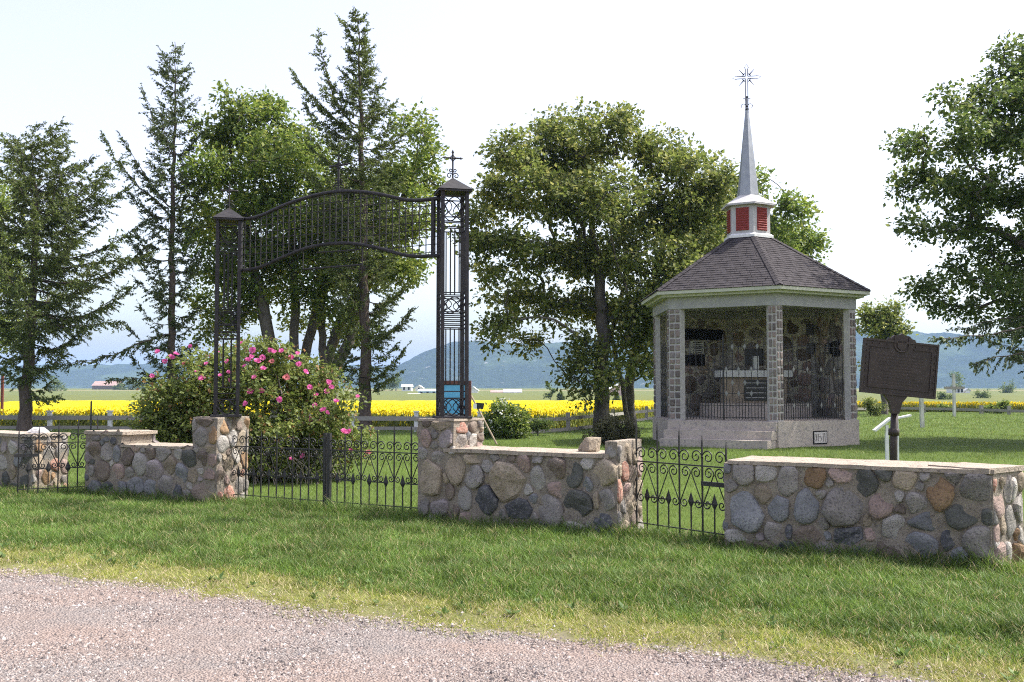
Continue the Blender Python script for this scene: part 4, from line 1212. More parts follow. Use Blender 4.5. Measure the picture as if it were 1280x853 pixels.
# ---- wooden grave crosses
def grave_cross(px, py, h, arm, label, lean=0.0):
    p = G(px, py)
    z = gz1(p.x, p.y)
    t = empty("wooden_cross", (p.x, p.y, z), 0, label, "cross"); t.rotation_euler = (0, lean, R(8))
    b = MB(); b.box(-0.07, 0.07, -0.06, 0.06, -0.2, h); b.build("upright", WOOD_W, t)
    b = MB(); b.box(-arm, arm, -0.085, -0.055, h * 0.64, h * 0.64 + 0.15); b.build("arm", WOOD_G, t)
    return t
WOOD_W = M("worn_white_wood", (0.60, 0.60, 0.56), (0.40, 0.40, 0.37), 7, rough=0.85, stretch=(1, 1, 0.3))
grave_cross(1193, 521, 2.45, 0.62, "weathered wooden cross standing alone on the lawn before the mountain")
grave_cross(1153, 535, 2.1, 0.42, "white wooden post cross half hidden behind the dark plaque", R(-1.5))

# ---- info panel and leaning floodlight
ip = P(569, 520, 26.5)
zg = gz1(ip.x, ip.y)
pn = empty("info_panel", (ip.x, ip.y, zg), R(-6), "blue information panel in a brown wooden frame behind the lattice tower", "sign")
BROWN = M("brown_frame", (0.09, 0.035, 0.03), (0.13, 0.055, 0.045), 9, rough=0.7)
W_ = (588 - 552) / 1250 * 26.5 / 2; z1 = P(569, 476, 26.5).z - zg; z0 = P(569, 528, 26.5).z - zg
for sx in (-1, 1):
    b = MB(); b.box(sx * W_ - 0.045, sx * W_ + 0.045, -0.04, 0.04, -0.2, z1 - 0.09); b.build("post", BROWN, pn)
for za, zb_ in ((z1 - 0.09, z1), (z0 - 0.09, z0)):
    b = MB(); b.box(-W_ - 0.045, W_ + 0.045, -0.045, 0.045, za, zb_); b.build("frame_rail", BROWN, pn)
mp, t_, bs = newmat("printed_panel")
tc = t_.nodes.new("ShaderNodeTexCoord"); sx_ = t_.nodes.new("ShaderNodeSeparateXYZ"); t_.links.new(tc.outputs["Object"], sx_.inputs[0])
nz = t_.nodes.new("ShaderNodeTexNoise"); nz.inputs["Scale"].default_value = 3.0; t_.links.new(tc.outputs["Object"], nz.inputs["Vector"])
ad = t_.nodes.new("ShaderNodeMath"); ad.operation = 'MULTIPLY_ADD'; ad.inputs[1].default_value = 0.35; t_.links.new(nz.outputs[0], ad.inputs[0]); t_.links.new(sx_.outputs[2], ad.inputs[2])
mr_ = t_.nodes.new("ShaderNodeMath"); mr_.operation = 'GREATER_THAN'; mr_.inputs[1].default_value = z0 + 0.38; t_.links.new(ad.outputs[0], mr_.inputs[0])
f_, _ = noise_fac(t_, 14, 0.4, 0.6); cA = mixrgb(t_, (0.10, 0.09, 0.10), (0.26, 0.26, 0.27), f_)
cB = mixrgb(t_, (0.06, 0.30, 0.55), (0.16, 0.45, 0.68), noise_fac(t_, 1.5, 0.3, 0.7)[0])
t_.links.new(mixrgb(t_, cA, cB, mr_.outputs[0]), bs.inputs["Base Color"]); bs.inputs["Roughness"].default_value = 0.35
b = MB(); b.box(-W_ + 0.045, W_ - 0.045, -0.012, 0.012, z0, z1 - 0.09); b.build("printed_face", mp, pn)

fb = G(622, 555.5); ft = P(589, 495, fb.y - 0.15)
fl = empty("leaning_floodlight", (fb.x, fb.y, gz1(fb.x, fb.y)), 0, "black floodlight on a leaning pale wooden pole beside the flowering shrub", "floodlight")
tip_ = ft - Vector(fl.location)
b = MB(); b.tube([(0.02, 0, -0.08), tip_], 0.026, 8); b.build("pole", M("pale_pole", (0.42, 0.33, 0.24), (0.35, 0.27, 0.2), 5, rough=0.8), fl)
c = tip_ * 0.78 + Vector((0.02, -0.07, 0.0))
b = MB(); b.obox(c + Vector((0.06, 0, 0.02)), Vector((0.115, 0, -0.01)), Vector((0, 0.06, 0)), Vector((0.02, 0, 0.085))); b.build("lamp_housing", IRON, fl)
b = MB(); b.obox(c + Vector((-0.07, -0.045, 0.01)), Vector((0.05, 0.01, 0)), Vector((0.002, 0.03, 0)), Vector((0, 0, 0.07))); b.build("lamp_glass", PAINT_W, fl)

# ================================================================== RAIL FENCES
def fence(pts, posts, mat_post, mat_rail, label, hp, rails, white=False, cap=False, pr_=0.07):
    x0, y0 = pts[0]
    t = empty("rail_fence", (x0, y0, gz1(x0, y0)), 0, label, "fence")
    o = Vector(t.location)
    pth = [Vector((x, y, gz1(x, y))) for x, y in pts]
    cum = [0]
    for i in range(1, len(pth)): cum.append(cum[-1] + (pth[i] - pth[i - 1]).length)
    def at(d):
        for i in range(1, len(pth)):
            if d <= cum[i] + 1e-6:
                k = (d - cum[i - 1]) / (cum[i] - cum[i - 1]); return pth[i - 1].lerp(pth[i], k)
        return pth[-1]
    ds = [cum[-1] * i / posts for i in range(posts + 1)]
    pp = [at(d) for d in ds]
    b = MB(); b.box(-pr_, pr_, -pr_, pr_, -0.2, hp)
    if cap: b.box(-pr_ - 0.03, pr_ + 0.03, -pr_ - 0.03, pr_ + 0.03, hp + 0.001, hp + 0.05)
    me = b.mesh("post", mat_post)
    for p in pp: link("post", me, t, loc=p - o, rot=(rnd.uniform(-.02, .02), rnd.uniform(-.03, .03), rnd.uniform(-.1, .1)))
    for i in range(len(pp) - 1):
        for (z, th) in rails:
            b = MB(); j0, j1 = rnd.uniform(-.02, .02), rnd.uniform(-.02, .02)
            off = Vector((0, -pr_ - 0.02, 0))
            b.bar(pp[i] - o + off + EZ * (z + j0), pp[i + 1] - o + off + EZ * (z + j1), 0.04, th); b.build("rail", mat_rail, t)
    return t
def xg(px, py): p = G(px, py); return (p.x, p.y)
fence([(-27, 39.6), (-19.4, 38.4), (-10, 37.9), (-4.5, 37.2), (-1.2, 36.9)], 11, PAINT_W, WOOD_G, "grey rail fence on white capped posts in front of the yellow field", 0.72, ((0.50, 0.16), (0.12, 0.12)), cap=True)
fence([xg(640, 543.5), xg(688, 541), xg(725, 538), xg(765, 531.5), xg(800, 526), xg(835, 523)], 6, WOOD_G, WOOD_G, "weathered grey wooden rail fence running behind the maple trunks", 0.70, ((0.47, 0.13), (0.06, 0.13)))
fence([xg(1070, 516.5), xg(1120, 515.5), xg(1200, 517), xg(1290, 519.5), xg(1400, 521)], 9, WOOD_G, WOOD_G, "low grey rail fence at the far side of the lawn below the mountain", 0.55, ((0.26, 0.16),), pr_=0.09)
p = G(604, 545)
b = MB(); b.box(-0.08, 0.08, -0.08, 0.08, -0.1, 0.62); b.box(-0.11, 0.11, -0.11, 0.11, 0.621, 0.66)
o = b.build("white_post", PAINT_W, None, loc=(p.x, p.y, gz1(p.x, p.y))); tag(o, "short white capped post beside the pole of the floodlight", "post", kind="thing")
p = G(2, 530)
b = MB(); b.tube([(0, 0, -0.2), (0, 0, 2.75)], 0.07, 8); b.box(-0.08, 0.08, -0.08, 0.08, 2.751, 2.80)
o = b.build("brown_pole", M("brown_pole_paint", (0.12, 0.035, 0.03), (0.16, 0.05, 0.04), 5, rough=0.7), None, loc=(p.x, p.y, gz1(p.x, p.y))); tag(o, "dark red brown wooden pole beside the spruce trunk", "pole", kind="thing")
p = G(122, 541)
b = MB(); b.tube([(0, 0, -0.2), (0, 0, 1.12), (0, 0, 1.16)], [0.03, 0.03, 0.012], 6)
o = b.build("iron_stake", IRON, None, loc=(p.x, p.y - 0.6, gz1(p.x, p.y))); tag(o, "thin dark stake standing up before the yellow field", "stake", kind="thing")

# ================================================================== FAR FARM BUILDINGS
def barn(name, px0, px1, py_top, py_base, Y, label, wall_m, roof_m, roof_frac=0.5, depth=9, gable=False, wins=0, cat="building"):
    a, c = P(px0, py_base, Y), P(px1, py_base, Y)
    w_ = c.x - a.x; h = P(px0, py_top, Y).z - a.z
    t = empty(name, ((a.x + c.x) / 2, Y, min(a.z, gz1(0, Y)) if False else a.z), 0, label, cat)
    zb = min(0.0, gz1(a.x, Y) - a.z) - 1
    hw = w_ / 2; he = h * (1 - roof_frac)
    b = MB(); b.box(-hw, hw, 0, depth, zb, he)
    if gable:
        b.add([(-hw, 0.0, he), (hw, 0.0, he), (0, 0.0, h - 0.05), (-hw, depth, he), (hw, depth, he), (0, depth, h - 0.05)], [(0, 1, 2), (5, 4, 3)])
    b.build("wall", wall_m, t)
    b = MB(); ov = 0.4
    if gable:
        for s in (-1, 1):
            b.add([(s * (hw + ov), -ov, he - 0.2), (0, -ov, h), (0, depth + ov, h), (s * (hw + ov), depth + ov, he - 0.2), (s * (hw + ov), -ov, he - 0.45), (0, -ov, h - 0.25), (0, depth + ov, h - 0.25), (s * (hw + ov), depth + ov, he - 0.45)],
                  [(0, 1, 2, 3), (7, 6, 5, 4), (0, 4, 5, 1), (3, 2, 6, 7), (0, 3, 7, 4)])
    else:
        b.add([(-hw - ov, -ov, he), (hw + ov, -ov, he), (hw + ov, depth / 2, h), (-hw - ov, depth / 2, h), (-hw - ov, depth + ov, he), (hw + ov, depth + ov, he)], [(0, 1, 2, 3), (3, 2, 5, 4), (0, 3, 4), (1, 5, 2), (0, 4, 5, 1)])
    b.build("roof", roof_m, t)
    wb = MB(); wb.box(-0.45, 0.45, -0.06, 0.05, -0.7, 0.7); wm = wb.mesh("window", DARK)
    for i in range(wins):
        link("window", wm, t, loc=(-hw + w_ * (i + 0.5) / wins, 0, he * 0.55))
    return t
F_W = M("farm_white", (0.72, 0.72, 0.70), rough=0.7); F_G = M("farm_grey_roof", (0.34, 0.35, 0.36), rough=0.5); F_R = M("farm_rust_roof", (0.30, 0.20, 0.18), (0.36, 0.26, 0.24), 0.3, rough=0.7)
F_B = M("farm_blue", (0.38, 0.50, 0.58), rough=0.6); F_BR = M("farm_brown_wall", (0.16, 0.12, 0.10), (0.2, 0.16, 0.14), 0.5, rough=0.9); F_P = M("farm_pink_wall", (0.55, 0.40, 0.38), rough=0.8); F_RD = M("farm_red", (0.45, 0.10, 0.09), rough=0.7)
barn("barn", 115, 147, 476.5, 488, 700, "long dark barn with rusty pink roof far beyond the canola at left", F_BR, F_R, 0.5, 12)
barn("farmhouse", 502, 514, 480.5, 488.5, 520, "white farm building with low roof beside the distant farm trees", F_W, F_W, 0.4, 8, wins=2)
barn("farmhouse", 519, 528, 481.5, 488.5, 540, "small white gabled farmhouse in the middle of the far farm", F_W, F_W, 0.45, 8, gable=True, wins=1)
barn("farm_shed", 523, 546, 486.5, 494.5, 420, "pale blue grey metal farm shed", F_B, F_B, 0.35, 9, wins=3)
barn("farm_shed", 510, 523.5, 491.8, 494.8, 400, "very low white roofed shed left of the blue metal shed", F_W, F_W, 0.5, 6)
barn("farm_shed", 586, 597, 483.5, 493, 430, "white gabled shed end just right of the lattice tower", F_W, F_W, 0.45, 9, gable=True)
barn("farm_shed", 588, 634, 492.2, 496.0, 400, "long low white roofed animal shed beyond the canola", F_W, F_W, 0.55, 6)
barn("barn", 614, 632, 488, 493.5, 440, "brownish farm barn between the white sheds", F_BR, F_R, 0.5, 8)
barn("barn", 630, 651.5, 486.5, 495, 430, "white barn with grey metal roof above the yellow field", F_W, F_G, 0.5, 9, wins=3)
barn("barn", 760, 792, 479.5, 496, 330, "pinkish barn with pale roof seen between the maple trunks", F_P, F_W, 0.45, 9, gable=True, wins=2)
barn("farmhouse", 1192, 1204.5, 483.5, 491.5, 420, "white farmhouse with dark windows behind the wooden cross", F_W, F_W, 0.35, 7, wins=3)
barn("farm_shed", 1207, 1212.5, 485.5, 491.5, 420, "tiny white outbuilding right of the white farmhouse", F_W, F_G, 0.4, 4, gable=True)
for i, (px, py, wpx) in enumerate(((83, 457.6, 6), (98, 458.6, 7), (103, 462.5, 4), (113, 460.5, 3), (122, 459, 5))):
    barn("hill_house", px - wpx / 2, px + wpx / 2, py - 2.0, py + 1.0, 3230, "tiny white house among the woods near the crest of the low far hill", F_W, F_W, 0.4, 15)["group"] = "houses on the far hill"

# ================================================================== TREES
def unit_rand(n):
    v = rng.normal(size=(n, 3)); return v / np.linalg.norm(v, axis=1)[:, None]
def leaf_quads(P_, d1_, nrm, ln, wd, fold=0.25):
    """P_ leaf base points, d1_ axis directions, nrm approx normals"""
    d1_ = d1_ / (np.linalg.norm(d1_, axis=1)[:, None] + 1e-9)
    d2_ = np.cross(d1_, nrm); d2_ /= (np.linalg.norm(d2_, axis=1)[:, None] + 1e-9)
    n_ = np.cross(d2_, d1_)
    ln = ln[:, None]; wd = wd[:, None]
    m = P_ + d1_ * ln * 0.5 - n_ * wd * fold
    return np.stack([P_, m + d2_ * wd * 0.5 + n_ * wd * fold * 1.6, P_ + d1_ * ln, m - d2_ * wd * 0.5 + n_ * wd * fold * 1.6], 1).reshape(-1, 3)
def branch_mesh(name, nodes, parent, rad, mat, minr=0.004):
    """tubes from every node to its parent"""
    Vs, Fs = [], []; off = 0
    nodes = np.asarray(nodes)
    for sides, sel in ((7, lambda r: r > 0.05), (4, lambda r: (r <= 0.05) & (r > 0.014)), (3, lambda r: r <= 0.014)):
        idx = np.array([i for i in range(len(nodes)) if parent[i] >= 0], int)
        if len(idx) == 0: continue
        idx = idx[sel(rad[idx])]
        if len(idx) == 0: continue
        a = nodes[np.asarray(parent)[idx]]; b_ = nodes[idx]
        pr_ = np.asarray(parent)[idx]
        ra = np.minimum(rad[pr_], rad[idx] * 1.25); rb = rad[idx]
        t = b_ - a; L = np.linalg.norm(t, axis=1)[:, None] + 1e-9; t = t / L
        up = np.where(np.abs(t[:, 2:3]) < 0.9, np.array([[0, 0, 1.0]]), np.array([[1.0, 0, 0]]))
        u = np.cross(t, up); u /= np.linalg.norm(u, axis=1)[:, None]; w_ = np.cross(t, u)
        a = a - t * ra[:, None] * 0.3
        k = np.arange(sides) * 2 * np.pi / sides
        ring = u[:, None] * np.cos(k)[None, :, None] + w_[:, None] * np.sin(k)[None, :, None]
        A = a[:, None] + ring * ra[:, None, None]; B = b_[:, None] + ring * rb[:, None, None]
        V = np.concatenate([A, B], 1)
        base_ = off + np.arange(len(idx))[:, None] * (2 * sides)
        j = np.arange(sides); jn = (j + 1) % sides
        F = np.stack([base_ + j, base_ + jn, base_ + sides + jn, base_ + sides + j], -1).reshape(-1, 4)
        Vs.append(V.reshape(-1, 3)); Fs.append(F); off += len(idx) * 2 * sides
    return np_mesh(name, np.concatenate(Vs), np.concatenate(Fs), mat, True)

def leafy_tree(label, base_pt, lobes, trunks, seed, n_attr=260, per=150, leaf=0.12, spread=0.42, lmat=None, bmat=None, r0=0.0075, name="leafy_tree", cat="tree", group=None, shell=0.55, trunk_r=None, droop=0.15):
    """lobes: world ellipsoids (x, y, z, rx, ry, rz); trunks: lists of world points"""
    global rng
    rng = np.random.default_rng(seed)
    base = Vector(base_pt)
    root = empty(name, base, 0, label, cat, group)
    o = np.array(base)
    nodes, par = [], []
    for tr in trunks:
        tr = [np.array(p, float) - o for p in tr]
        # subdivide
        pts = [tr[0]]
        for a, b_ in zip(tr[:-1], tr[1:]):
            m = max(2, int(np.linalg.norm(b_ - a) / 0.45))
            for k in range(1, m + 1):
                pts.append(a + (b_ - a) * k / m + rng.normal(size=3) * 0.025)
        start = len(nodes)
        for k, p_ in enumerate(pts):
            nodes.append(p_); par.append(-1 if k == 0 else start + k - 1)
    vol = np.array([l[3] * l[4] * l[5] for l in lobes]); cnt = np.maximum(4, (n_attr * vol ** 0.75 / (vol ** 0.75).sum())).astype(int)
    A = []
    for l, c_ in zip(lobes, cnt):
        d = unit_rand(c_); r_ = (shell + (1 - shell) * rng.random(c_)) ** 0.6 * np.where(rng.random(c_) < 0.3, rng.random(c_) * 0.8, 1.0)
        A.append(np.array(l[:3]) - o + d * r_[:, None] * np.array(l[3:]))
    A = np.concatenate(A)
    tb = nodes[0]
    order = np.argsort(np.min(np.linalg.norm(A[:, None] - np.array(nodes)[None], axis=2), 1))
    NP = np.array(nodes)
    tips = []
    for i in order:
        p_ = A[i]
        dv = NP - p_
        cost = np.linalg.norm(dv, axis=1) + 0.9 * np.maximum(0, dv[:, 2] + 0.25 * np.linalg.norm(dv[:, :2], axis=1))
        # not from the foot of the trunk
        j = int(np.argmin(cost))
        a = NP[j]; L = np.linalg.norm(p_ - a)
        m = max(1, int(L / 0.4)); prev = j
        newp = []
        for k in range(1, m + 1):
            f = k / m
            q = a + (p_ - a) * f + np.array([0, 0, 1]) * L * droop * math.sin(math.pi * f) + (rng.normal(size=3) * 0.05 * L * (f < 1) * 0.6)
            nodes.append(q); par.append(prev); prev = len(nodes) - 1; newp.append(q)
        NP = np.concatenate([NP, np.array(newp)])
        tips.append(prev)
    n = len(nodes)
    area = np.zeros(n)
    for t_ in tips: area[t_] += r0 ** 2 * 2.2
    for i in range(n - 1, -1, -1):
        area[i] += 1e-7
        if par[i] >= 0: area[par[i]] += area[i]
    rad = np.sqrt(area)
    if trunk_r:
        k = trunk_r / rad[0]
        rad = rad * np.where(rad > 0.04, 1 + (k - 1) * np.clip((rad - 0.04) / (rad.max() - 0.04), 0, 1), 1)
    # flare at the foot
    for i in range(n):
        if nodes[i][2] < 0.5 and rad[i] > 0.05: rad[i] *= 1 + 0.35 * (0.5 - nodes[i][2]) / 0.5
    me = branch_mesh("trunk", nodes, par, rad, bmat or BARK)
    link("trunk", me, root)
    # leaves in sprays round every attractor
    N = len(A)
    ks = np.maximum(20, (per * (0.5 + rng.random(N)))).astype(int)
    idx = np.repeat(np.arange(N), ks)
    m = len(idx)
    off = unit_rand(m) * (rng.random(m) ** 0.5)[:, None] * spread * np.array([1.15, 1.15, 0.7]) * (0.65 + 0.7 * rng.random(N))[idx][:, None]
    # sub-sprays: gather leaves onto little twigs
    tw = unit_rand(N * 9).reshape(N, 9, 3) * np.array([1.1, 1.1, 0.75]) * spread
    pick = rng.integers(0, 9, m); f = rng.random(m)[:, None]
    off2 = tw[idx, pick] * (0.25 + 0.95 * f) + rng.normal(size=(m, 3)) * spread * 0.16
    use = rng.random(m)[:, None] < 0.75
    off = np.where(use, off2, off)
    c_ = A[idx] + off
    d = off / (np.linalg.norm(off, axis=1)[:, None] + 1e-6) + rng.normal(size=(m, 3)) * 0.7 + np.array([0, 0, -0.25])
    nr = np.array([0, 0, 1.0]) + rng.normal(size=(m, 3)) * 0.55
    ln = leaf * (0.4 + 0.95 * rng.random(m))
    V = leaf_quads(c_, d, nr, ln, ln * (0.5 + 0.35 * rng.random(m)))
    link("crown", np_mesh("crown", V, np.arange(len(V)).reshape(-1, 4), lmat), root)
    return root

def px_lobes(lst, Y, seed, dz=0.7, dy=2.2):
    r = random.Random(seed); out = []
    for t in lst:
        px, py, rp = t[:3]
        y = Y + (t[3] if len(t) > 3 else r.uniform(-dy, dy))
        p_ = P(px, py, y); k = y / FPX
        out.append((p_.x, p_.y, p_.z, rp * k, rp * k * 1.1, rp * k * dz))
    return out
def trk(pp, Y, ys=None):
    out = []
    for i, (px, py) in enumerate(pp):
        y = Y + (ys[i] if ys else 0)
        p_ = P(px, py, y)
        if i == 0: p_.z = gz1(p_.x, p_.y) - 0.15
        out.append(p_)
    return out

L_MAPLE = leafmat("maple_leaf", (0.058, 0.092, 0.018), (0.190, 0.235, 0.056), 0.45, (0.30, 0.31, 0.10), 0.16)
L_GREEN = leafmat("green_leaf", (0.060, 0.110, 0.018), (0.185, 0.260, 0.048), 0.45, (0.27, 0.31, 0.075), 0.16)
L_DARK = leafmat("dark_leaf", (0.045, 0.085, 0.020), (0.135, 0.195, 0.045), 0.42, (0.22, 0.26, 0.08), 0.12)
L_NEEDLE = leafmat("needle", (0.045, 0.075, 0.028), (0.130, 0.175, 0.060), 0.28, (0.12, 0.14, 0.05), 0.08, clump=0.9)
L_NEEDLE2 = leafmat("needle_light", (0.058, 0.092, 0.022), (0.170, 0.220, 0.055), 0.30, (0.14, 0.17, 0.05), 0.10, clump=0.9)

# maple with two stems right of the gateway
Y5 = 39.0
leafy_tree("broad maple with leafy stems between the gateway and the chapel", G(752, 540 - 3),
           px_lobes([(645, 188, 34), (690, 168, 36), (720, 185, 40), (762, 165, 42), (800, 185, 42), (838, 205, 36), (858, 215, 26), (640, 245, 40), (690, 245, 50), (750, 250, 58), (810, 265, 55), (860, 270, 45), (895, 250, 36),
                     (640, 300, 34), (690, 320, 46), (750, 320, 60), (820, 330, 55), (870, 320, 46), (645, 370, 32), (630, 400, 22), (610, 300, 14), (690, 385, 36), (750, 385, 46), (810, 385, 44),
                     (735, 435, 34), (720, 458, 26), (760, 470, 24), (735, 490, 18), (795, 430, 36), (840, 400, 36), (818, 455, 26), (612, 418, 14), (600, 270, 10), (615, 225, 20), (608, 335, 18), (622, 358, 22), (662, 425, 20), (878, 235, 34), (895, 215, 20), (870, 205, 22), (665, 210, 38), (715, 215, 44), (590, 300, 12), (870, 380, 36), (865, 430, 28), (842, 470, 16)], Y5, 1),
           [trk([(752, 522), (751, 480), (755, 420), (748, 340), (735, 250)], Y5), trk([(789, 522), (786, 480), (795, 440), (815, 380), (830, 300)], Y5 + 1.5), trk([(787, 500), (775, 470), (765, 420), (790, 320)], Y5 + 1.0)],
           101, n_attr=640, per=120, leaf=0.185, spread=0.60, lmat=L_MAPLE, trunk_r=0.30)
# tree behind the chapel
leafy_tree("leafy green tree rising behind the chapel roof and spire", G(960, 518),
           px_lobes([(905, 255, 34), (930, 240, 26), (950, 230, 22), (975, 260, 34), (1000, 290, 26), (985, 310, 34), (920, 290, 40), (950, 300, 44), (1010, 305, 14), (900, 330, 44), (960, 350, 46), (890, 300, 34), (965, 410, 60), (900, 400, 46), (900, 225, 12)], 52, 2),
           [trk([(960, 518), (958, 440), (950, 330), (945, 260)], 52)], 102, n_attr=270, per=110, leaf=0.23, spread=0.7, lmat=L_GREEN, trunk_r=0.3)
# two broadleaf trees behind the rose bush
Y3 = 40.5
leafy_tree("rounded broadleaf tree with two dark stems behind the rose bush", G(355, 536),
           px_lobes([(300, 140, 32), (330, 135, 28), (275, 165, 30), (355, 160, 34), (300, 185, 44), (345, 200, 46), (270, 215, 36), (390, 195, 34), (300, 245, 50), (350, 260, 50), (270, 280, 38), (310, 310, 46), (360, 320, 44),
                     (280, 345, 38), (330, 365, 36), (250, 310, 18), (300, 395, 30), (255, 380, 26), (375, 370, 26), (270, 420, 22), (245, 240, 14)], Y3, 3),
           [trk([(350, 530), (340, 440), (328, 380), (310, 300), (300, 220)], Y3), trk([(360, 530), (368, 440), (370, 380), (365, 290), (345, 200)], Y3 + 0.8)],
           103, n_attr=430, per=88, leaf=0.185, spread=0.58, lmat=L_GREEN, trunk_r=0.26)
leafy_tree("broadleaf tree with several slanting stems left of the straight spruce trunk", G(408, 536),
           px_lobes([(410, 235, 36), (440, 260, 44), (480, 230, 38), (518, 150, 24), (530, 175, 20), (520, 195, 24), (505, 225, 34), (535, 225, 20), (470, 290, 46), (515, 280, 36), (420, 305, 42), (400, 345, 38), (450, 340, 36), (490, 335, 34),
                     (420, 390, 26), (515, 330, 22), (385, 400, 20), (440, 410, 24), (400, 275, 40), (530, 250, 18)], Y3 + 1.5, 4),
           [trk([(385, 530), (378, 460), (392, 400), (410, 330), (420, 250)], Y3 + 1.5), trk([(404, 530), (404, 450), (402, 380), (430, 300), (470, 240)], Y3 + 1.8), trk([(404, 520), (412, 440), (428, 400), (470, 330), (515, 220), (520, 160)], Y3 + 2.0), trk([(412, 530), (418, 465), (434, 430), (450, 380), (480, 300)], Y3 + 1.2)],
           104, n_attr=380, per=85, leaf=0.185, spread=0.56, lmat=L_GREEN, trunk_r=0.22)
# left edge broadleaf
leafy_tree("dense green broadleaf tree partly behind the bushy spruce", G(-35, 536),
           px_lobes([(-5, 250, 34), (-10, 300, 44), (5, 345, 40), (-50, 250, 60), (-60, 330, 70), (10, 395, 34), (-20, 420, 40), (-80, 180, 50)], 43, 5), [trk([(-35, 530), (-40, 400), (-45, 300)], 43)],
           105, n_attr=150, per=130, leaf=0.17, spread=0.55, lmat=L_GREEN, trunk_r=0.25)
# big tree at the right
Y7 = 30.0
leafy_tree("large dark green tree with hanging limbs right of the dark plaque", G(1350, 553),
           px_lobes([(1255, 95, 34), (1285, 70, 36), (1225, 130, 30), (1190, 130, 20), (1200, 170, 40), (1150, 185, 30), (1125, 180, 16), (1245, 175, 50), (1290, 150, 60), (1165, 225, 36), (1210, 235, 44), (1125, 240, 14), (1255, 250, 50),
                     (1180, 285, 30), (1225, 300, 36), (1270, 320, 50), (1150, 285, 14), (1200, 345, 28), (1160, 355, 20), (1240, 360, 40), (1280, 390, 44), (1205, 385, 28), (1165, 380, 18), (1330, 120, 80), (1340, 220, 90), (1340, 320, 90),
                     (1420, 180, 90), (1420, 300, 90), (1310, 420, 40), (1380, 400, 60)], Y7, 6, dz=0.62),
           [trk([(1350, 552), (1345, 420), (1335, 300), (1320, 180), (1300, 90)], Y7), trk([(1350, 545), (1360, 400), (1400, 280), (1420, 180)], Y7 + 0.8)],
           106, n_attr=600, per=120, leaf=0.15, spread=0.48, lmat=L_DARK, trunk_r=0.36)
# small trees farther off
leafy_tree("bushy light green tree behind the top of the dark plaque", G(1105, 520 - 2), px_lobes([(1100, 400, 22), (1115, 390, 14), (1090, 410, 16), (1110, 420, 24), (1085, 395, 10), (1105, 445, 24)], 62, 7, dy=1.2),
           [trk([(1105, 518), (1104, 450), (1102, 400)], 62)], 107, n_attr=70, per=110, leaf=0.22, spread=0.6, lmat=L_MAPLE, trunk_r=0.2)
def far_bush(px, py, rp, Y, label, seed, lm=None, leaf=0.6, group="far hedgerow trees", h=1.0, n=16, cat="tree", name="far_tree"):
    zb = P(px, py, Y)
    b0 = Vector((zb.x, Y, gz1(zb.x, Y)))
    k = rp * Y / FPX
    lob = [(b0.x + random.Random(seed + i).uniform(-.6, .6) * k, Y + random.Random(seed * 3 + i).uniform(-.5, .5) * k, b0.z + k * h * (0.5 + 0.45 * i), k * 0.8 * (1 - 0.18 * i), k * 0.8, k * 0.6) for i in range(3)]
    return leafy_tree(label, b0, lob, [[b0 - Vector((0, 0, 0.3)), b0 + Vector((0, 0, k * h))]], seed, n_attr=n, per=70, leaf=leaf, spread=k * 0.38, lmat=lm or L_DARK, name=name, cat=cat, group=group, trunk_r=k * 0.06)
far_bush(688, 500, 6, 210, "dark pointed little tree on the far edge of the canola", 201, h=2.0, leaf=0.3)
far_bush(700.5, 500, 5, 210, "rounded little tree beside the pointed one beyond the canola", 202, h=1.1, leaf=0.3)
far_bush(495, 489, 11, 540, "dark tree beside the white farm building with low roof", 203, h=0.9, leaf=0.8)
far_bush(72, 491, 11, 520, "dark rounded clump of far trees beside the bushy spruce trunk", 204, h=0.7, leaf=0.8)
far_bush(152, 488.5, 7, 640, "distant tree at the right end of the long barn", 205, h=0.7, leaf=0.9)
far_bush(166, 489.5, 10, 620, "distant wide bushy tree right of the long barn", 206, h=0.7, leaf=0.9)
far_bush(180, 489, 8, 650, "distant dark tree farthest from the long barn", 207, h=0.6, leaf=0.9)
far_bush(1196, 489, 12, 450, "tall dark tree rising behind the white farmhouse", 208, h=1.35, leaf=0.7)
far_bush(1228, 497, 9, 260, "low dark hedge clump in the green field", 209, h=0.45, leaf=0.4)
far_bush(1264, 490, 12, 420, "wide distant thicket below the mountain", 210, h=0.5, leaf=0.6)
far_bush(1180, 499, 8, 230, "small dark bush near the wooden cross in the field", 211, h=0.5, leaf=0.4)
far_bush(771, 498, 4, 200, "small dark bush in front of the pinkish barn", 212, h=0.9, leaf=0.3)
far_bush(1180, 515, 6, 68, "leafy young shrub at the far rail fence by the wooden cross", 213, lm=L_GREEN, leaf=0.12, h=1.1, group="shrubs by the far fence", cat="shrub", name="shrub")
far_bush(1235, 515, 6, 66, "short leafy shrub in the canola strip at the far fence", 214, lm=L_GREEN, leaf=0.12, h=0.9, group="shrubs by the far fence", cat="shrub", name="shrub")
far_bush(1252, 516, 9, 64, "spreading taller shrub at the far rail fence under the right tree", 215, lm=L_GREEN, leaf=0.12, h=0.9, group="shrubs by the far fence", cat="shrub", name="shrub", n=24)
far_bush(1088, 520, 13, 58, "pale leafy shrub between the chapel and the plaque post", 216, lm=L_MAPLE, leaf=0.12, h=1.0, group="shrubs by the far fence", cat="shrub", name="shrub", n=26)

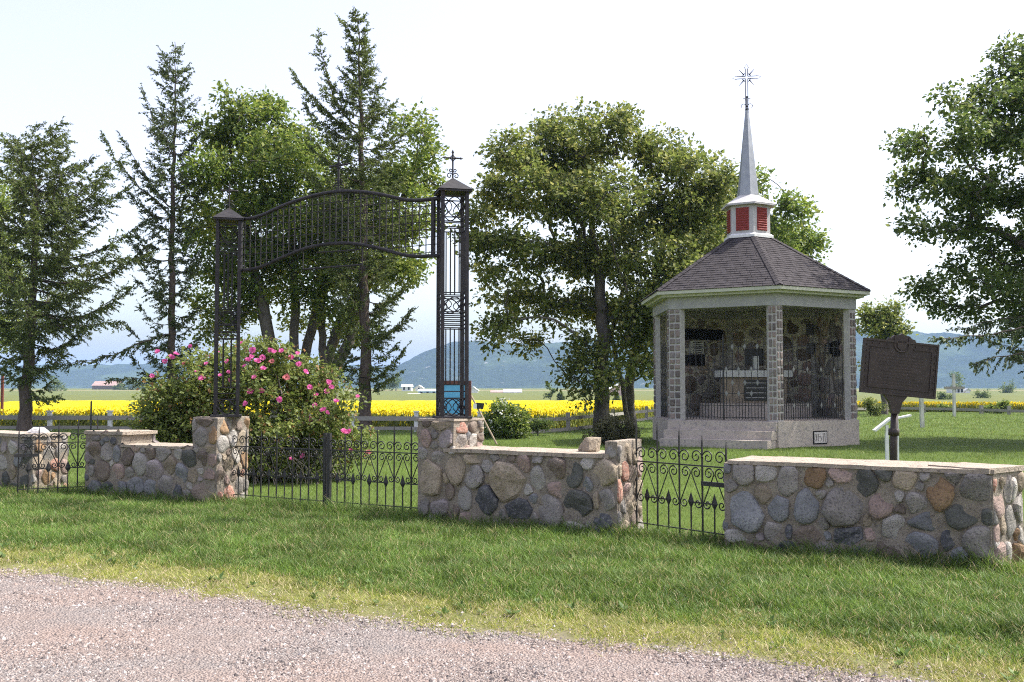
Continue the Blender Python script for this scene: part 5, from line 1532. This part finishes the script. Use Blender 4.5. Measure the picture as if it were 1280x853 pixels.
# ---- conifers
def conifer(label, px_base, py_base, Y, axis, prof, seed, lmat, n_br=95, up=0.35, twig=0.5, dens=1.0, extra=None, trunk_r=0.24, bare=0.0, needle=0.11, hang=0.5, name="spruce_tree"):
    """axis: [(px, py)] of the stem from foot to tip; prof: [(py, left px, right px)] reach of the boughs; extra: hand-placed boughs [(list of (px,py,dy))]"""
    global rng
    rng = np.random.default_rng(seed); r = random.Random(seed)
    ax = trk(axis, Y)
    base = ax[0] + Vector((0, 0, 0.15))
    root = empty(name, base, 0, label, "tree")
    o = np.array(base)
    ax = [np.array(a) - o for a in ax]
    zs = np.array([a[2] for a in ax]); H = zs[-1]
    axis_at = lambda z: np.array([np.interp(z, zs, [a[0] for a in ax]), np.interp(z, zs, [a[1] for a in ax]), z])
    k = Y / FPX
    pz = np.array([P(axis[0][0], p_[0], Y).z - o[2] for p_ in prof]); pl_ = np.array([p_[1] * k for p_ in prof]); pr2 = np.array([p_[2] * k for p_ in prof])
    od = np.argsort(pz); pz, pl_, pr2 = pz[od], pl_[od], pr2[od]
    nodes, par, rad = [], [], []
    m = int(H / 0.4)
    for i in range(m + 1):
        z = H * i / m
        q = axis_at(z) + (rng.normal(size=3) * 0.03 * np.array([1, 1, 0]))
        nodes.append(q); par.append(i - 1); rad.append(max(0.012, trunk_r * (1 - z / H) ** 0.85 * (1 + 0.3 * max(0, 0.5 - z) / 0.5)))
    stem = list(range(m + 1))
    boughs = []
    z0 = pz[0]
    for b_ in range(n_br):
        f = (b_ + r.random()) / n_br
        z = z0 + (H - 0.15 - z0) * f ** 0.92
        th = b_ * 2.39996 + r.uniform(-.5, .5)
        c_ = math.cos(th)
        reach = np.interp(z, pz, pr2) if c_ > 0 else np.interp(z, pz, pl_)
        other = 0.5 * (np.interp(z, pz, pr2) + np.interp(z, pz, pl_))
        L = (abs(c_) * reach + (1 - abs(c_)) * other) * r.choice((r.uniform(0.35, 0.7), r.uniform(0.75, 1.0), r.uniform(0.9, 1.25)))
        if L < 0.12: L = 0.12
        j = min(m, int(round(z / H * m)))
        a = nodes[j]; pts = []
        upk = up * r.uniform(0.4, 1.5)
        nseg = max(2, int(L / 0.28))
        for s in range(1, nseg + 1):
            q = s / nseg
            rise = (-0.22 * math.sin(math.pi * q * 0.9) * (1 - f) + upk * q ** 1.8 + (0.35 * f * q)) * L
            pts.append(a + np.array([c_ * L * q, math.sin(th) * L * q, rise]) + rng.normal(size=3) * 0.02)
        boughs.append((j, pts, L))
    for ex in (extra or []):
        pp = [np.array(P(px, py, Y + dy)) - o for px, py, dy in ex[0]]
        j = int(np.clip(round(pp[0][2] / H * m), 0, m))
        pts = []
        for a, b2 in zip(pp[:-1], pp[1:]):
            kk = max(1, int(np.linalg.norm(b2 - a) / 0.28))
            for s in range(1, kk + 1): pts.append(a + (b2 - a) * s / kk + rng.normal(size=3) * 0.03)
        boughs.append((j, pts, sum(np.linalg.norm(b2 - a) for a, b2 in zip(pp[:-1], pp[1:])) * ex[1]))
    TW0, TW1, TWD = [], [], []
    for j, pts, L in boughs:
        prev = j; n0 = len(pts)
        for s, q in enumerate(pts):
            nodes.append(q); par.append(prev); prev = len(nodes) - 1
            rad.append(max(0.006, 0.016 * (L ** 0.7) * (1 - 0.85 * (s + 1) / n0)))
        P0 = nodes[j]; path = [P0] + pts
        tot = 0.0
        for s in range(len(path) - 1):
            a, b2 = path[s], path[s + 1]; seg = b2 - a; sl = np.linalg.norm(seg) + 1e-6
            fq = (s + 0.5) / (len(path) - 1)
            if fq < bare + 0.12: continue
            nt2 = r.random() * 1.0 + sl * 19 * dens
            d_ = seg / sl
            side = np.cross(d_, [0, 0, 1.0]); side /= np.linalg.norm(side) + 1e-6
            for _ in range(int(nt2)):
                sg = r.choice((-1, 1))
                tl = twig * r.uniform(0.45, 1.15) * (1.15 - 0.65 * fq) * min(1, 0.35 + L / 2.2)
                dd = d_ * r.uniform(0.35, 0.9) + side * sg * r.uniform(0.25, 1.0) + np.array([0, 0, 1.0]) * r.uniform(-hang, 0.25)
                dd /= np.linalg.norm(dd)
                st_ = a + seg * r.random()
                TW0.append(st_); TW1.append(st_ + dd * tl + np.array([0, 0, -0.18 * hang * tl])); TWD.append(prev)
        TW0.append(path[-2]); TW1.append(path[-1] + (path[-1] - path[-2]) * 0.6); TWD.append(prev)
    # twig wood
    T0, T1 = np.array(TW0), np.array(TW1)
    nn = len(nodes)
    nodes2 = list(nodes); par2 = list(par); rad2 = list(rad)
    me = branch_mesh("trunk", np.array(nodes2), par2, np.array(rad2), BARK_R)
    link("trunk", me, root)
    # needles: short shoots round every twig
    ln_t = np.linalg.norm(T1 - T0, axis=1)
    cnt = np.maximum(6, (ln_t * 54)).astype(int)
    idx = np.repeat(np.arange(len(T0)), cnt); q = rng.random(len(idx))
    ax_ = (T1 - T0) / (ln_t[:, None] + 1e-6)
    p_ = T0[idx] + (T1 - T0)[idx] * q[:, None]
    d = ax_[idx] * 0.9 + unit_rand(len(idx)) * 0.75 + np.array([0, 0, -0.22 * hang])
    ln = needle * (0.6 + 0.7 * rng.random(len(idx))) * (1.1 - 0.4 * q)
    V = leaf_quads(p_, d, unit_rand(len(idx)) + np.array([0, 0, 0.8]), ln, ln * 0.42, 0.1)
    me = np_mesh("crown", V, np.arange(len(V)).reshape(-1, 4), lmat)
    link("crown", me, root)
    # bare twigs as thin wood
    tn = np.concatenate([T0, T1]); tp = np.concatenate([np.full(len(T0), -1), np.arange(len(T0))])
    me = branch_mesh("twigs", tn, tp, np.full(len(tn), 0.005), BARK_R)
    link("twigs", me, root)
    return root
conifer("bushy dark spruce with wide drooping boughs and a bare lower trunk", 30, 536, 37.5, [(31, 536), (34, 480), (40, 400), (46, 250), (38, 172)],
        [(480, 30, 30), (450, 40, 55), (405, 55, 110), (370, 70, 130), (330, 70, 135), (300, 60, 120), (270, 60, 100), (240, 50, 85), (215, 42, 60), (195, 26, 48), (182, 14, 30), (172, 6, 6)], 301, L_NEEDLE2, n_br=105, up=0.3, twig=0.78,
        extra=[([(42, 330, 0), (62, 260, -.5), (84, 186, -.6)], 0.8), ([(44, 240, 0), (85, 215, .4), (118, 196, .6)], 0.7), ([(44, 290, 0), (100, 262, .2), (150, 240, .3)], 0.8), ([(43, 300, 0), (10, 270, -.3), (-15, 232, -.4)], 0.8), ([(42, 345, 0), (110, 330, -.8), (190, 318, -1.1)], 0.8), ([(36, 405, 0), (90, 408, -1), (152, 403, -1.5)], 0.7), ([(33, 492, 0), (50, 500, -.6), (72, 496, -.9)], 0.5)], trunk_r=0.25, hang=0.8)
conifer("tall thin spruce with sparse upswept boughs standing against open sky", 214, 536, 38.5, [(213, 536), (214, 480), (216, 300), (219, 140), (219, 52)],
        [(490, 20, 20), (465, 55, 35), (430, 40, 40), (380, 40, 45), (330, 45, 40), (300, 40, 45), (265, 48, 40), (230, 50, 40), (200, 40, 42), (160, 26, 28), (130, 14, 20), (100, 24, 18), (75, 14, 14), (52, 3, 3)], 302, L_NEEDLE, n_br=120, up=0.45, twig=0.66, dens=0.9,
        extra=[([(215, 270, 0), (175, 235, -.6), (145, 200, -.8), (128, 168, -.9)], 0.9), ([(216, 265, 0), (185, 225, -.3), (152, 172, -.5)], 0.8), ([(218, 200, 0), (195, 160, .3), (180, 112, .4)], 0.8), ([(219, 120, 0), (205, 95, 0), (190, 84, .2)], 0.6),
               ([(214, 415, 0), (180, 428, -1), (130, 447, -1.6), (70, 458, -2)], 0.75), ([(214, 470, 0), (180, 472, -.8), (140, 474, -1.2)], 0.6), ([(217, 240, 0), (245, 225, -.5), (268, 205, -.8)], 0.7)], trunk_r=0.18, bare=0.04, hang=0.7)
conifer("tall two-topped spruce with straight grey trunk behind the iron gateway", 457, 536, 37.5, [(457, 536), (457, 470), (456, 380), (453, 200), (450, 100), (447, 14)],
        [(490, 28, 30), (470, 45, 42), (440, 40, 40), (400, 30, 50), (350, 50, 62), (300, 60, 60), (250, 70, 55), (200, 60, 50), (165, 55, 44), (135, 45, 40), (110, 25, 30), (80, 18, 22), (50, 20, 14), (30, 18, 10), (14, 6, 5)], 303, L_NEEDLE2, n_br=170, up=0.35, twig=0.72, dens=1.0,
        extra=[([(453, 165, 0), (432, 145, -.4), (415, 120, -.6), (405, 80, -.6), (396, 38, -.6)], 0.9), ([(453, 170, 0), (420, 150, -.2), (390, 120, -.3), (364, 88, -.4)], 0.9), ([(452, 180, 0), (415, 165, -.2), (378, 130, -.3)], 0.8),
               ([(456, 420, 0), (480, 418, -.5), (502, 405, -.8), (516, 388, -1)], 0.5), ([(457, 485, 0), (480, 478, -.5), (500, 466, -.7)], 0.5), ([(448, 60, 0), (435, 35, 0), (424, 24, .1)], 0.6)], trunk_r=0.25, bare=0.05, hang=0.6)
conifer("larch at the far right with fringed boughs hanging low over the lawn", 1400, 555, 27.0, [(1400, 556), (1400, 400), (1400, 200), (1400, 60)],
        [(470, 120, 90), (440, 130, 90), (400, 110, 90), (300, 80, 80), (200, 55, 55), (60, 5, 5)], 304, L_NEEDLE, n_br=70, up=0.2, twig=0.6, dens=0.9,
        extra=[([(1395, 380, 0), (1300, 408, -.8), (1230, 418, -1.2), (1170, 424, -1.5)], 0.8), ([(1396, 395, 0), (1310, 432, -1), (1260, 445, -1.2), (1218, 452, -1.4)], 0.8), ([(1396, 410, 0), (1330, 440, 0), (1270, 436, .3), (1235, 428, .5)], 0.7),
               ([(1396, 350, 0), (1310, 385, .5), (1240, 402, .4), (1200, 410, .3)], 0.7)], trunk_r=0.22, hang=1.2, name="larch_tree")

# ================================================================== SHRUBS
def rose_bush():
    global rng
    rng = np.random.default_rng(401)
    Yb = 17.6
    lob = px_lobes([(215, 500, 34), (250, 480, 36), (205, 530, 30), (290, 470, 40), (330, 465, 38), (365, 470, 36), (395, 490, 34), (420, 520, 30), (440, 545, 20), (270, 530, 46), (330, 540, 56), (390, 560, 40), (300, 580, 40), (360, 585, 30), (430, 575, 18), (180, 525, 16), (230, 540, 40)], Yb, 9, dz=0.95, dy=0.45)
    lm = leafmat("rose_leaf", (0.075, 0.12, 0.022), (0.23, 0.27, 0.075), 0.40, (0.28, 0.17, 0.07), 0.05, clump=2.0)
    base = G(325, 603)
    base = Vector((base.x, Yb, gz1(base.x, Yb)))
    tr = []
    for i in range(9):
        px = 215 + i * 26
        tr.append([Vector((base.x + (px - 325) / FPX * Yb * 0.75, Yb + rnd.uniform(-.3, .3), -0.05)), P(px + rnd.uniform(-10, 10), 545, Yb), P(px + rnd.uniform(-20, 20), 500, Yb)])
    t = leafy_tree("big rose bush full of bright pink blooms beside the gate", base, lob, tr, 401, n_attr=420, per=115, leaf=0.075, spread=0.24, lmat=lm, bmat=BARK, r0=0.004, name="rose_bush", cat="bush", shell=0.6, droop=0.1)
    t["kind"] = "thing"
    # bare thorny canes at the foot
    b = MB(); r = random.Random(8)
    for i in range(70):
        x = r.uniform(-0.9, 1.4); y = r.uniform(-0.85, 0.1)
        z = 0
        pts = [Vector((x, y, z))]
        d = Vector((r.uniform(-.7, .7), r.uniform(-.4, .2), 1))
        for k in range(5):
            pts.append(pts[-1] + d * r.uniform(0.1, 0.18)); d += Vector((r.uniform(-.4, .4), r.uniform(-.3, .3), r.uniform(-.35, .1)))
        b.tube(pts, [0.008, 0.007, 0.006, 0.005, 0.004, 0.003], 4, cap=False)
    b.build("canes", M("cane_bark", (0.28, 0.24, 0.20), (0.16, 0.13, 0.11), 9, rough=0.9), t)
    # blooms
    pk = leafmat("rose_petal", (0.55, 0.05, 0.26), (0.74, 0.20, 0.44), 0.35, clump=3.0)
    pk2 = leafmat("faded_rose_petal", (0.42, 0.09, 0.10), (0.55, 0.20, 0.20), 0.30, clump=3.0)
    mes = []
    for s in range(4):
        q = MB(); r = random.Random(s)
        for ring, (cnt, rr_, tilt) in enumerate(((6, 1.0, 0.35), (5, 0.72, 0.8), (4, 0.42, 1.3))):
            for i in range(cnt):
                a = 2 * math.pi * i / cnt + ring * 0.5 + r.uniform(-.2, .2)
                c_, s_ = math.cos(a), math.sin(a); R_ = 0.048 * rr_ * r.uniform(0.85, 1.15)
                def pt(rad_, wd, h): return (c_ * rad_ - s_ * wd, s_ * rad_ + c_ * wd, h)
                hh = R_ * tilt
                q.add([pt(0.004, 0, 0), pt(R_ * 0.65, R_ * 0.5, hh * 0.7), pt(R_, R_ * 0.2, hh * 1.05), pt(R_, -R_ * 0.2, hh * 1.0), pt(R_ * 0.65, -R_ * 0.5, hh * 0.65)], [(0, 4, 3, 2, 1)])
        mes.append(q.mesh("bloom", pk if s < 3 else pk2))
    spots = [(197, 440), (214, 447), (220, 443), (206, 452), (264, 446), (238, 433), (316, 438), (314, 446), (322, 452), (310, 450), (328, 447), (338, 438), (342, 440), (352, 439), (372, 442), (306, 458), (318, 472), (329, 461), (312, 489), (327, 489), (358, 472), (382, 465),
             (387, 484), (395, 494), (411, 478), (414, 484), (408, 490), (394, 507), (404, 513), (409, 516), (436, 540), (447, 496), (431, 561), (438, 563), (378, 570), (389, 525), (307, 505), (284, 452), (286, 466), (275, 470), (288, 476), (246, 465), (258, 455), (252, 474), (374, 456), (364, 447),
             (300, 430), (340, 452), (420, 502), (364, 574), (430, 540), (270, 440), (460, 566), (230, 455), (350, 500), (190, 470)]
    r = random.Random(12)
    for i, (px, py) in enumerate(spots):
        # nearest lobe surface towards the road
        best = None
        for l in lob:
            pc = P(px, py, l[1]); dx, dz_ = (pc.x - l[0]) / l[3], (pc.z - l[2]) / l[5]
            q = 1 - dx * dx - dz_ * dz_
            if q > 0:
                y = l[1] - l[4] * math.sqrt(q)
                best = y if best is None else min(best, y)
        if best is None: best = Yb - 0.25
        p_ = P(px, py, best - 0.10) - base
        sc = r.uniform(0.8, 1.3)
        link("bloom", mes[r.choice((0, 1, 2, 0, 1, 2, 3))], t, loc=p_, rot=(r.uniform(0.5, 1.5), r.uniform(-.5, .5), r.uniform(-.6, .6)), scale=(sc, sc, sc))
rose_bush()

def shrub_white():
    p = G(634, 548.5); Y = p.y
    lob = px_lobes([(632, 525, 20), (618, 530, 14), (645, 530, 14), (630, 510, 12), (640, 540, 16), (620, 543, 13), (650, 520, 7)], Y, 21, dz=0.95, dy=0.2)
    t = leafy_tree("rounded shrub with small white flowers by the leaning floodlight", p, lob, [[p - Vector((0, 0, .1)), p + Vector((0, 0, .6))]], 501, n_attr=110, per=110, leaf=0.085, spread=0.22, lmat=L_GREEN, name="flowering_shrub", cat="shrub", r0=0.004, shell=0.6)
    g2 = np.random.default_rng(5)
    C = []
    for l in lob:
        d = unit_rand(60); d[:, 1] = -np.abs(d[:, 1]); C.append(np.array(l[:3]) + d * np.array(l[3:]) * 1.05)
    C = np.concatenate(C) - np.array(p)
    C = C[C[:, 2] > 0.15][:260]
    V = leaf_quads(C, unit_rand(len(C)), unit_rand(len(C)) + np.array([0, -1.0, .5]), np.full(len(C), 0.075), np.full(len(C), 0.07))
    f = link("white_flowers", np_mesh("white_flowers", V, np.arange(len(V)).reshape(-1, 4), leafmat("white_petal", (0.6, 0.6, 0.5), (0.8, 0.8, 0.72), 0.2)), t); f["kind"] = "stuff"
shrub_white()
p = G(768, 556)
lob = px_lobes([(768, 540, 26), (750, 545, 18), (788, 545, 18), (768, 532, 20), (740, 549, 10), (797, 549, 10)], p.y, 23, dz=0.55, dy=0.2)
leafy_tree("low clipped olive brown bush at the foot of the maple", p, lob, [[p - Vector((0, 0, .1)), p + Vector((0, 0, .4))]], 502, n_attr=110, per=90, leaf=0.06, spread=0.17, lmat=leafmat("juniper", (0.045, 0.05, 0.018), (0.12, 0.115, 0.045), 0.2), name="clipped_bush", cat="bush", r0=0.004, shell=0.7)
p = G(672, 545)
lob = px_lobes([(665, 531, 8), (676, 528, 9), (684, 532, 6)], p.y, 24, dz=0.8, dy=0.1)
leafy_tree("small dark green shrub growing through the grey rail fence", p, lob, [[p - Vector((0, 0, .1)), p + Vector((0, 0, .3))]], 503, n_attr=24, per=70, leaf=0.07, spread=0.16, lmat=L_DARK, name="small_shrub", cat="shrub", r0=0.004)

# ================================================================== GRASS
def grass_blades(name, x, y, h, wd, mat, lean, label, segs=2, seed=1):
    g = np.random.default_rng(seed)
    n = len(x); z = gz(x, y) - 0.005
    a = g.random(n) * 6.283; la = g.random(n) * 6.283; l = lean * h * (0.3 + g.random(n))
    ux, uy = np.cos(a) * wd / 2, np.sin(a) * wd / 2
    dx, dy = np.cos(la) * l, np.sin(la) * l
    B = np.stack([x, y, z], -1); U = np.stack([ux, uy, np.zeros(n)], -1)
    Mid = B + np.stack([dx * 0.35, dy * 0.35, h * 0.6], -1); Tip = B + np.stack([dx, dy, h], -1)
    V = np.stack([B - U, B + U, Mid + U * 0.75, Mid - U * 0.75, Tip], 1)
    k = np.arange(n) * 5
    if segs == 2:
        # quads + one degenerate-free tip triangle -> all triangles
        F = np.concatenate([np.stack([k, k + 1, k + 2], -1), np.stack([k, k + 2, k + 3], -1), np.stack([k + 3, k + 2, k + 4], -1)])
        V = V.reshape(-1, 3)
    else:
        V = V[:, [0, 1, 4]].reshape(-1, 3); k = np.arange(n) * 3; F = np.stack([k, k + 1, k + 2], -1)
    o = link(name, np_mesh(name, V, F, mat)); tag(o, label, "grass", kind="stuff")
GR1 = leafmat("roadside_grass", (0.058, 0.118, 0.020), (0.155, 0.240, 0.045), 0.35, (0.40, 0.34, 0.17), 0.09, clump=1.3, cc=0.36)
GR2 = leafmat("lawn_grass", (0.075, 0.130, 0.022), (0.180, 0.250, 0.048), 0.35, (0.28, 0.27, 0.11), 0.05, clump=0.5)
GR3 = leafmat("worn_grass", (0.16, 0.205, 0.034), (0.33, 0.34, 0.075), 0.38, (0.54, 0.46, 0.27), 0.24, clump=2.0, cc=0.3)
WPX = np.array([WA0.x, WB0.x, WA1.x, WB1.x, WA2.x, WB2.x, WA3.x, WB3.x]); WPY = np.array([WA0.y, WB0.y, WA1.y, WB1.y, WA2.y, WB2.y, WA3.y, WB3.y])
def wall_y(x): return np.interp(x, WPX, WPY, left=WA0.y + 1, right=WB3.y - 0.3)
def in_wall(x, y):
    ins = np.zeros(len(x), bool)
    for A, B, T in ((WA0, WB0, THICK), (WA1, WB1, THICK), (WA2, WB2, THICK), (WA3, WB3, 0.75)):
        e = (B - A); L = e.length; e.normalize()
        u = (x - A.x) * e.x + (y - A.y) * e.y; v = (x - A.x) * -e.y + (y - A.y) * e.x
        ins |= (u > 0.02) & (u < L - 0.02) & (v > 0.02) & (v < T - 0.02)
    return ins
g = np.random.default_rng(77)
n = 450000
y = 5.2 + 11.5 * g.random(n) ** 1.15; x = (g.random(n) * 1.12 - 0.56) * y
dg = y - gravel_y(x) + 0.3 * wob(x, y, 1.7, 3) + 0.12 * wob(x, y, 6, 8)
dw = wall_y(x) - y
dg2 = dg + 0.28 * wob(x, y, 2.6, 9) + 0.15 * wob(x, y, 8.0, 5)
tall = (dg2 > 0.75) & (dw > -0.75) & ~in_wall(x, y) & (g.random(n) < np.clip(0.35 + (dg2 - 0.75), 0, 1))
ramp = np.clip(0.45 + 0.6 * (dg2[tall] - 0.75), 0.4, 1)
xs_, ys_, dws = x[tall], y[tall], dw[tall]
h = (0.060 + 0.055 * g.random(len(xs_)) + 0.035 * wob(xs_, ys_, 1.3, 6) + 0.03 * wob(xs_, ys_, 3.7, 2)) * (1 + 1.5 * np.exp(-(np.abs(dws - 0.05) / 0.18) ** 2) * g.random(len(xs_)))
h *= ramp
grass_blades("roadside_grass", xs_, ys_, np.clip(h, 0.025, 0.3), 0.0055 + 0.0035 * g.random(len(xs_)), GR1, 0.9, "unmown green grass along the road in front of the walls", seed=2)
nw = 560000
y = 5.2 + 7.0 * g.random(nw); x = (g.random(nw) * 1.12 - 0.56) * y; n = nw
dg = y - gravel_y(x) + 0.3 * wob(x, y, 1.7, 3) + 0.12 * wob(x, y, 6, 8)
worn = (dg > -0.25) & (dg < 1.25) & (g.random(n) < np.clip(0.75 * np.clip(0.3 + dg, 0.03, 1) * (1 + 0.9 * wob(x, y, 2.9, 4) + 0.7 * wob(x, y, 9, 1)), 0.03, 1))
xs_, ys_ = x[worn], y[worn]
grass_blades("worn_grass", xs_, ys_, 0.016 + 0.045 * g.random(len(xs_)) ** 2, 0.005 + 0.004 * g.random(len(xs_)), GR3, 1.5, "short yellowish worn grass along the gravel edge", 1, seed=3)
n = 330000
u = g.random(n); y = 8.5 + 60 * u ** 2.3; x = (g.random(n) * 1.14 - 0.57) * y
dw = wall_y(x) - y
k = (dw < -0.3) & ~in_wall(x, y) & (y < fence_y(x) + 1.0) & (np.hypot(x - CHX, y - CHY) > 3.0)
xs_, ys_ = x[k], y[k]
sc = np.clip(ys_ / 14, 0.8, 3.6)
grass_blades("lawn_grass", xs_, ys_, (0.035 + 0.04 * g.random(len(xs_))) * (0.8 + 0.2 * sc), 0.0065 * sc, GR2, 0.8, "mown green lawn grass around the chapel", 1, seed=4)
# broad-leaved weeds and straw tufts in the verge
n = 900
y = 5.5 + 9 * g.random(n); x = (g.random(n) * 1.1 - 0.55) * y
dg = y - gravel_y(x); dw = wall_y(x) - y
k = (dg > 0.3) & (dw > 0.05); x, y = x[k][:340], y[k][:340]
c_ = np.repeat(np.stack([x, y, gz(x, y) + 0.01], -1), 9, 0); m = len(c_)
d = unit_rand(m); d[:, 2] = 0.25 + 0.5 * np.abs(d[:, 2])
ln = np.repeat(0.03 + 0.05 * g.random(len(x)), 9) * (0.7 + 0.5 * g.random(m))
V = leaf_quads(c_, d, np.tile([[0, 0, 1.0]], (m, 1)), ln, ln * 0.42, 0.15)
o = link("verge_weeds", np_mesh("verge_weeds", V, np.arange(len(V)).reshape(-1, 4), leafmat("weed_leaf", (0.07, 0.13, 0.03), (0.15, 0.22, 0.06), 0.3))); tag(o, "small broad-leaved weeds dotted through the roadside grass", "weeds", kind="stuff")
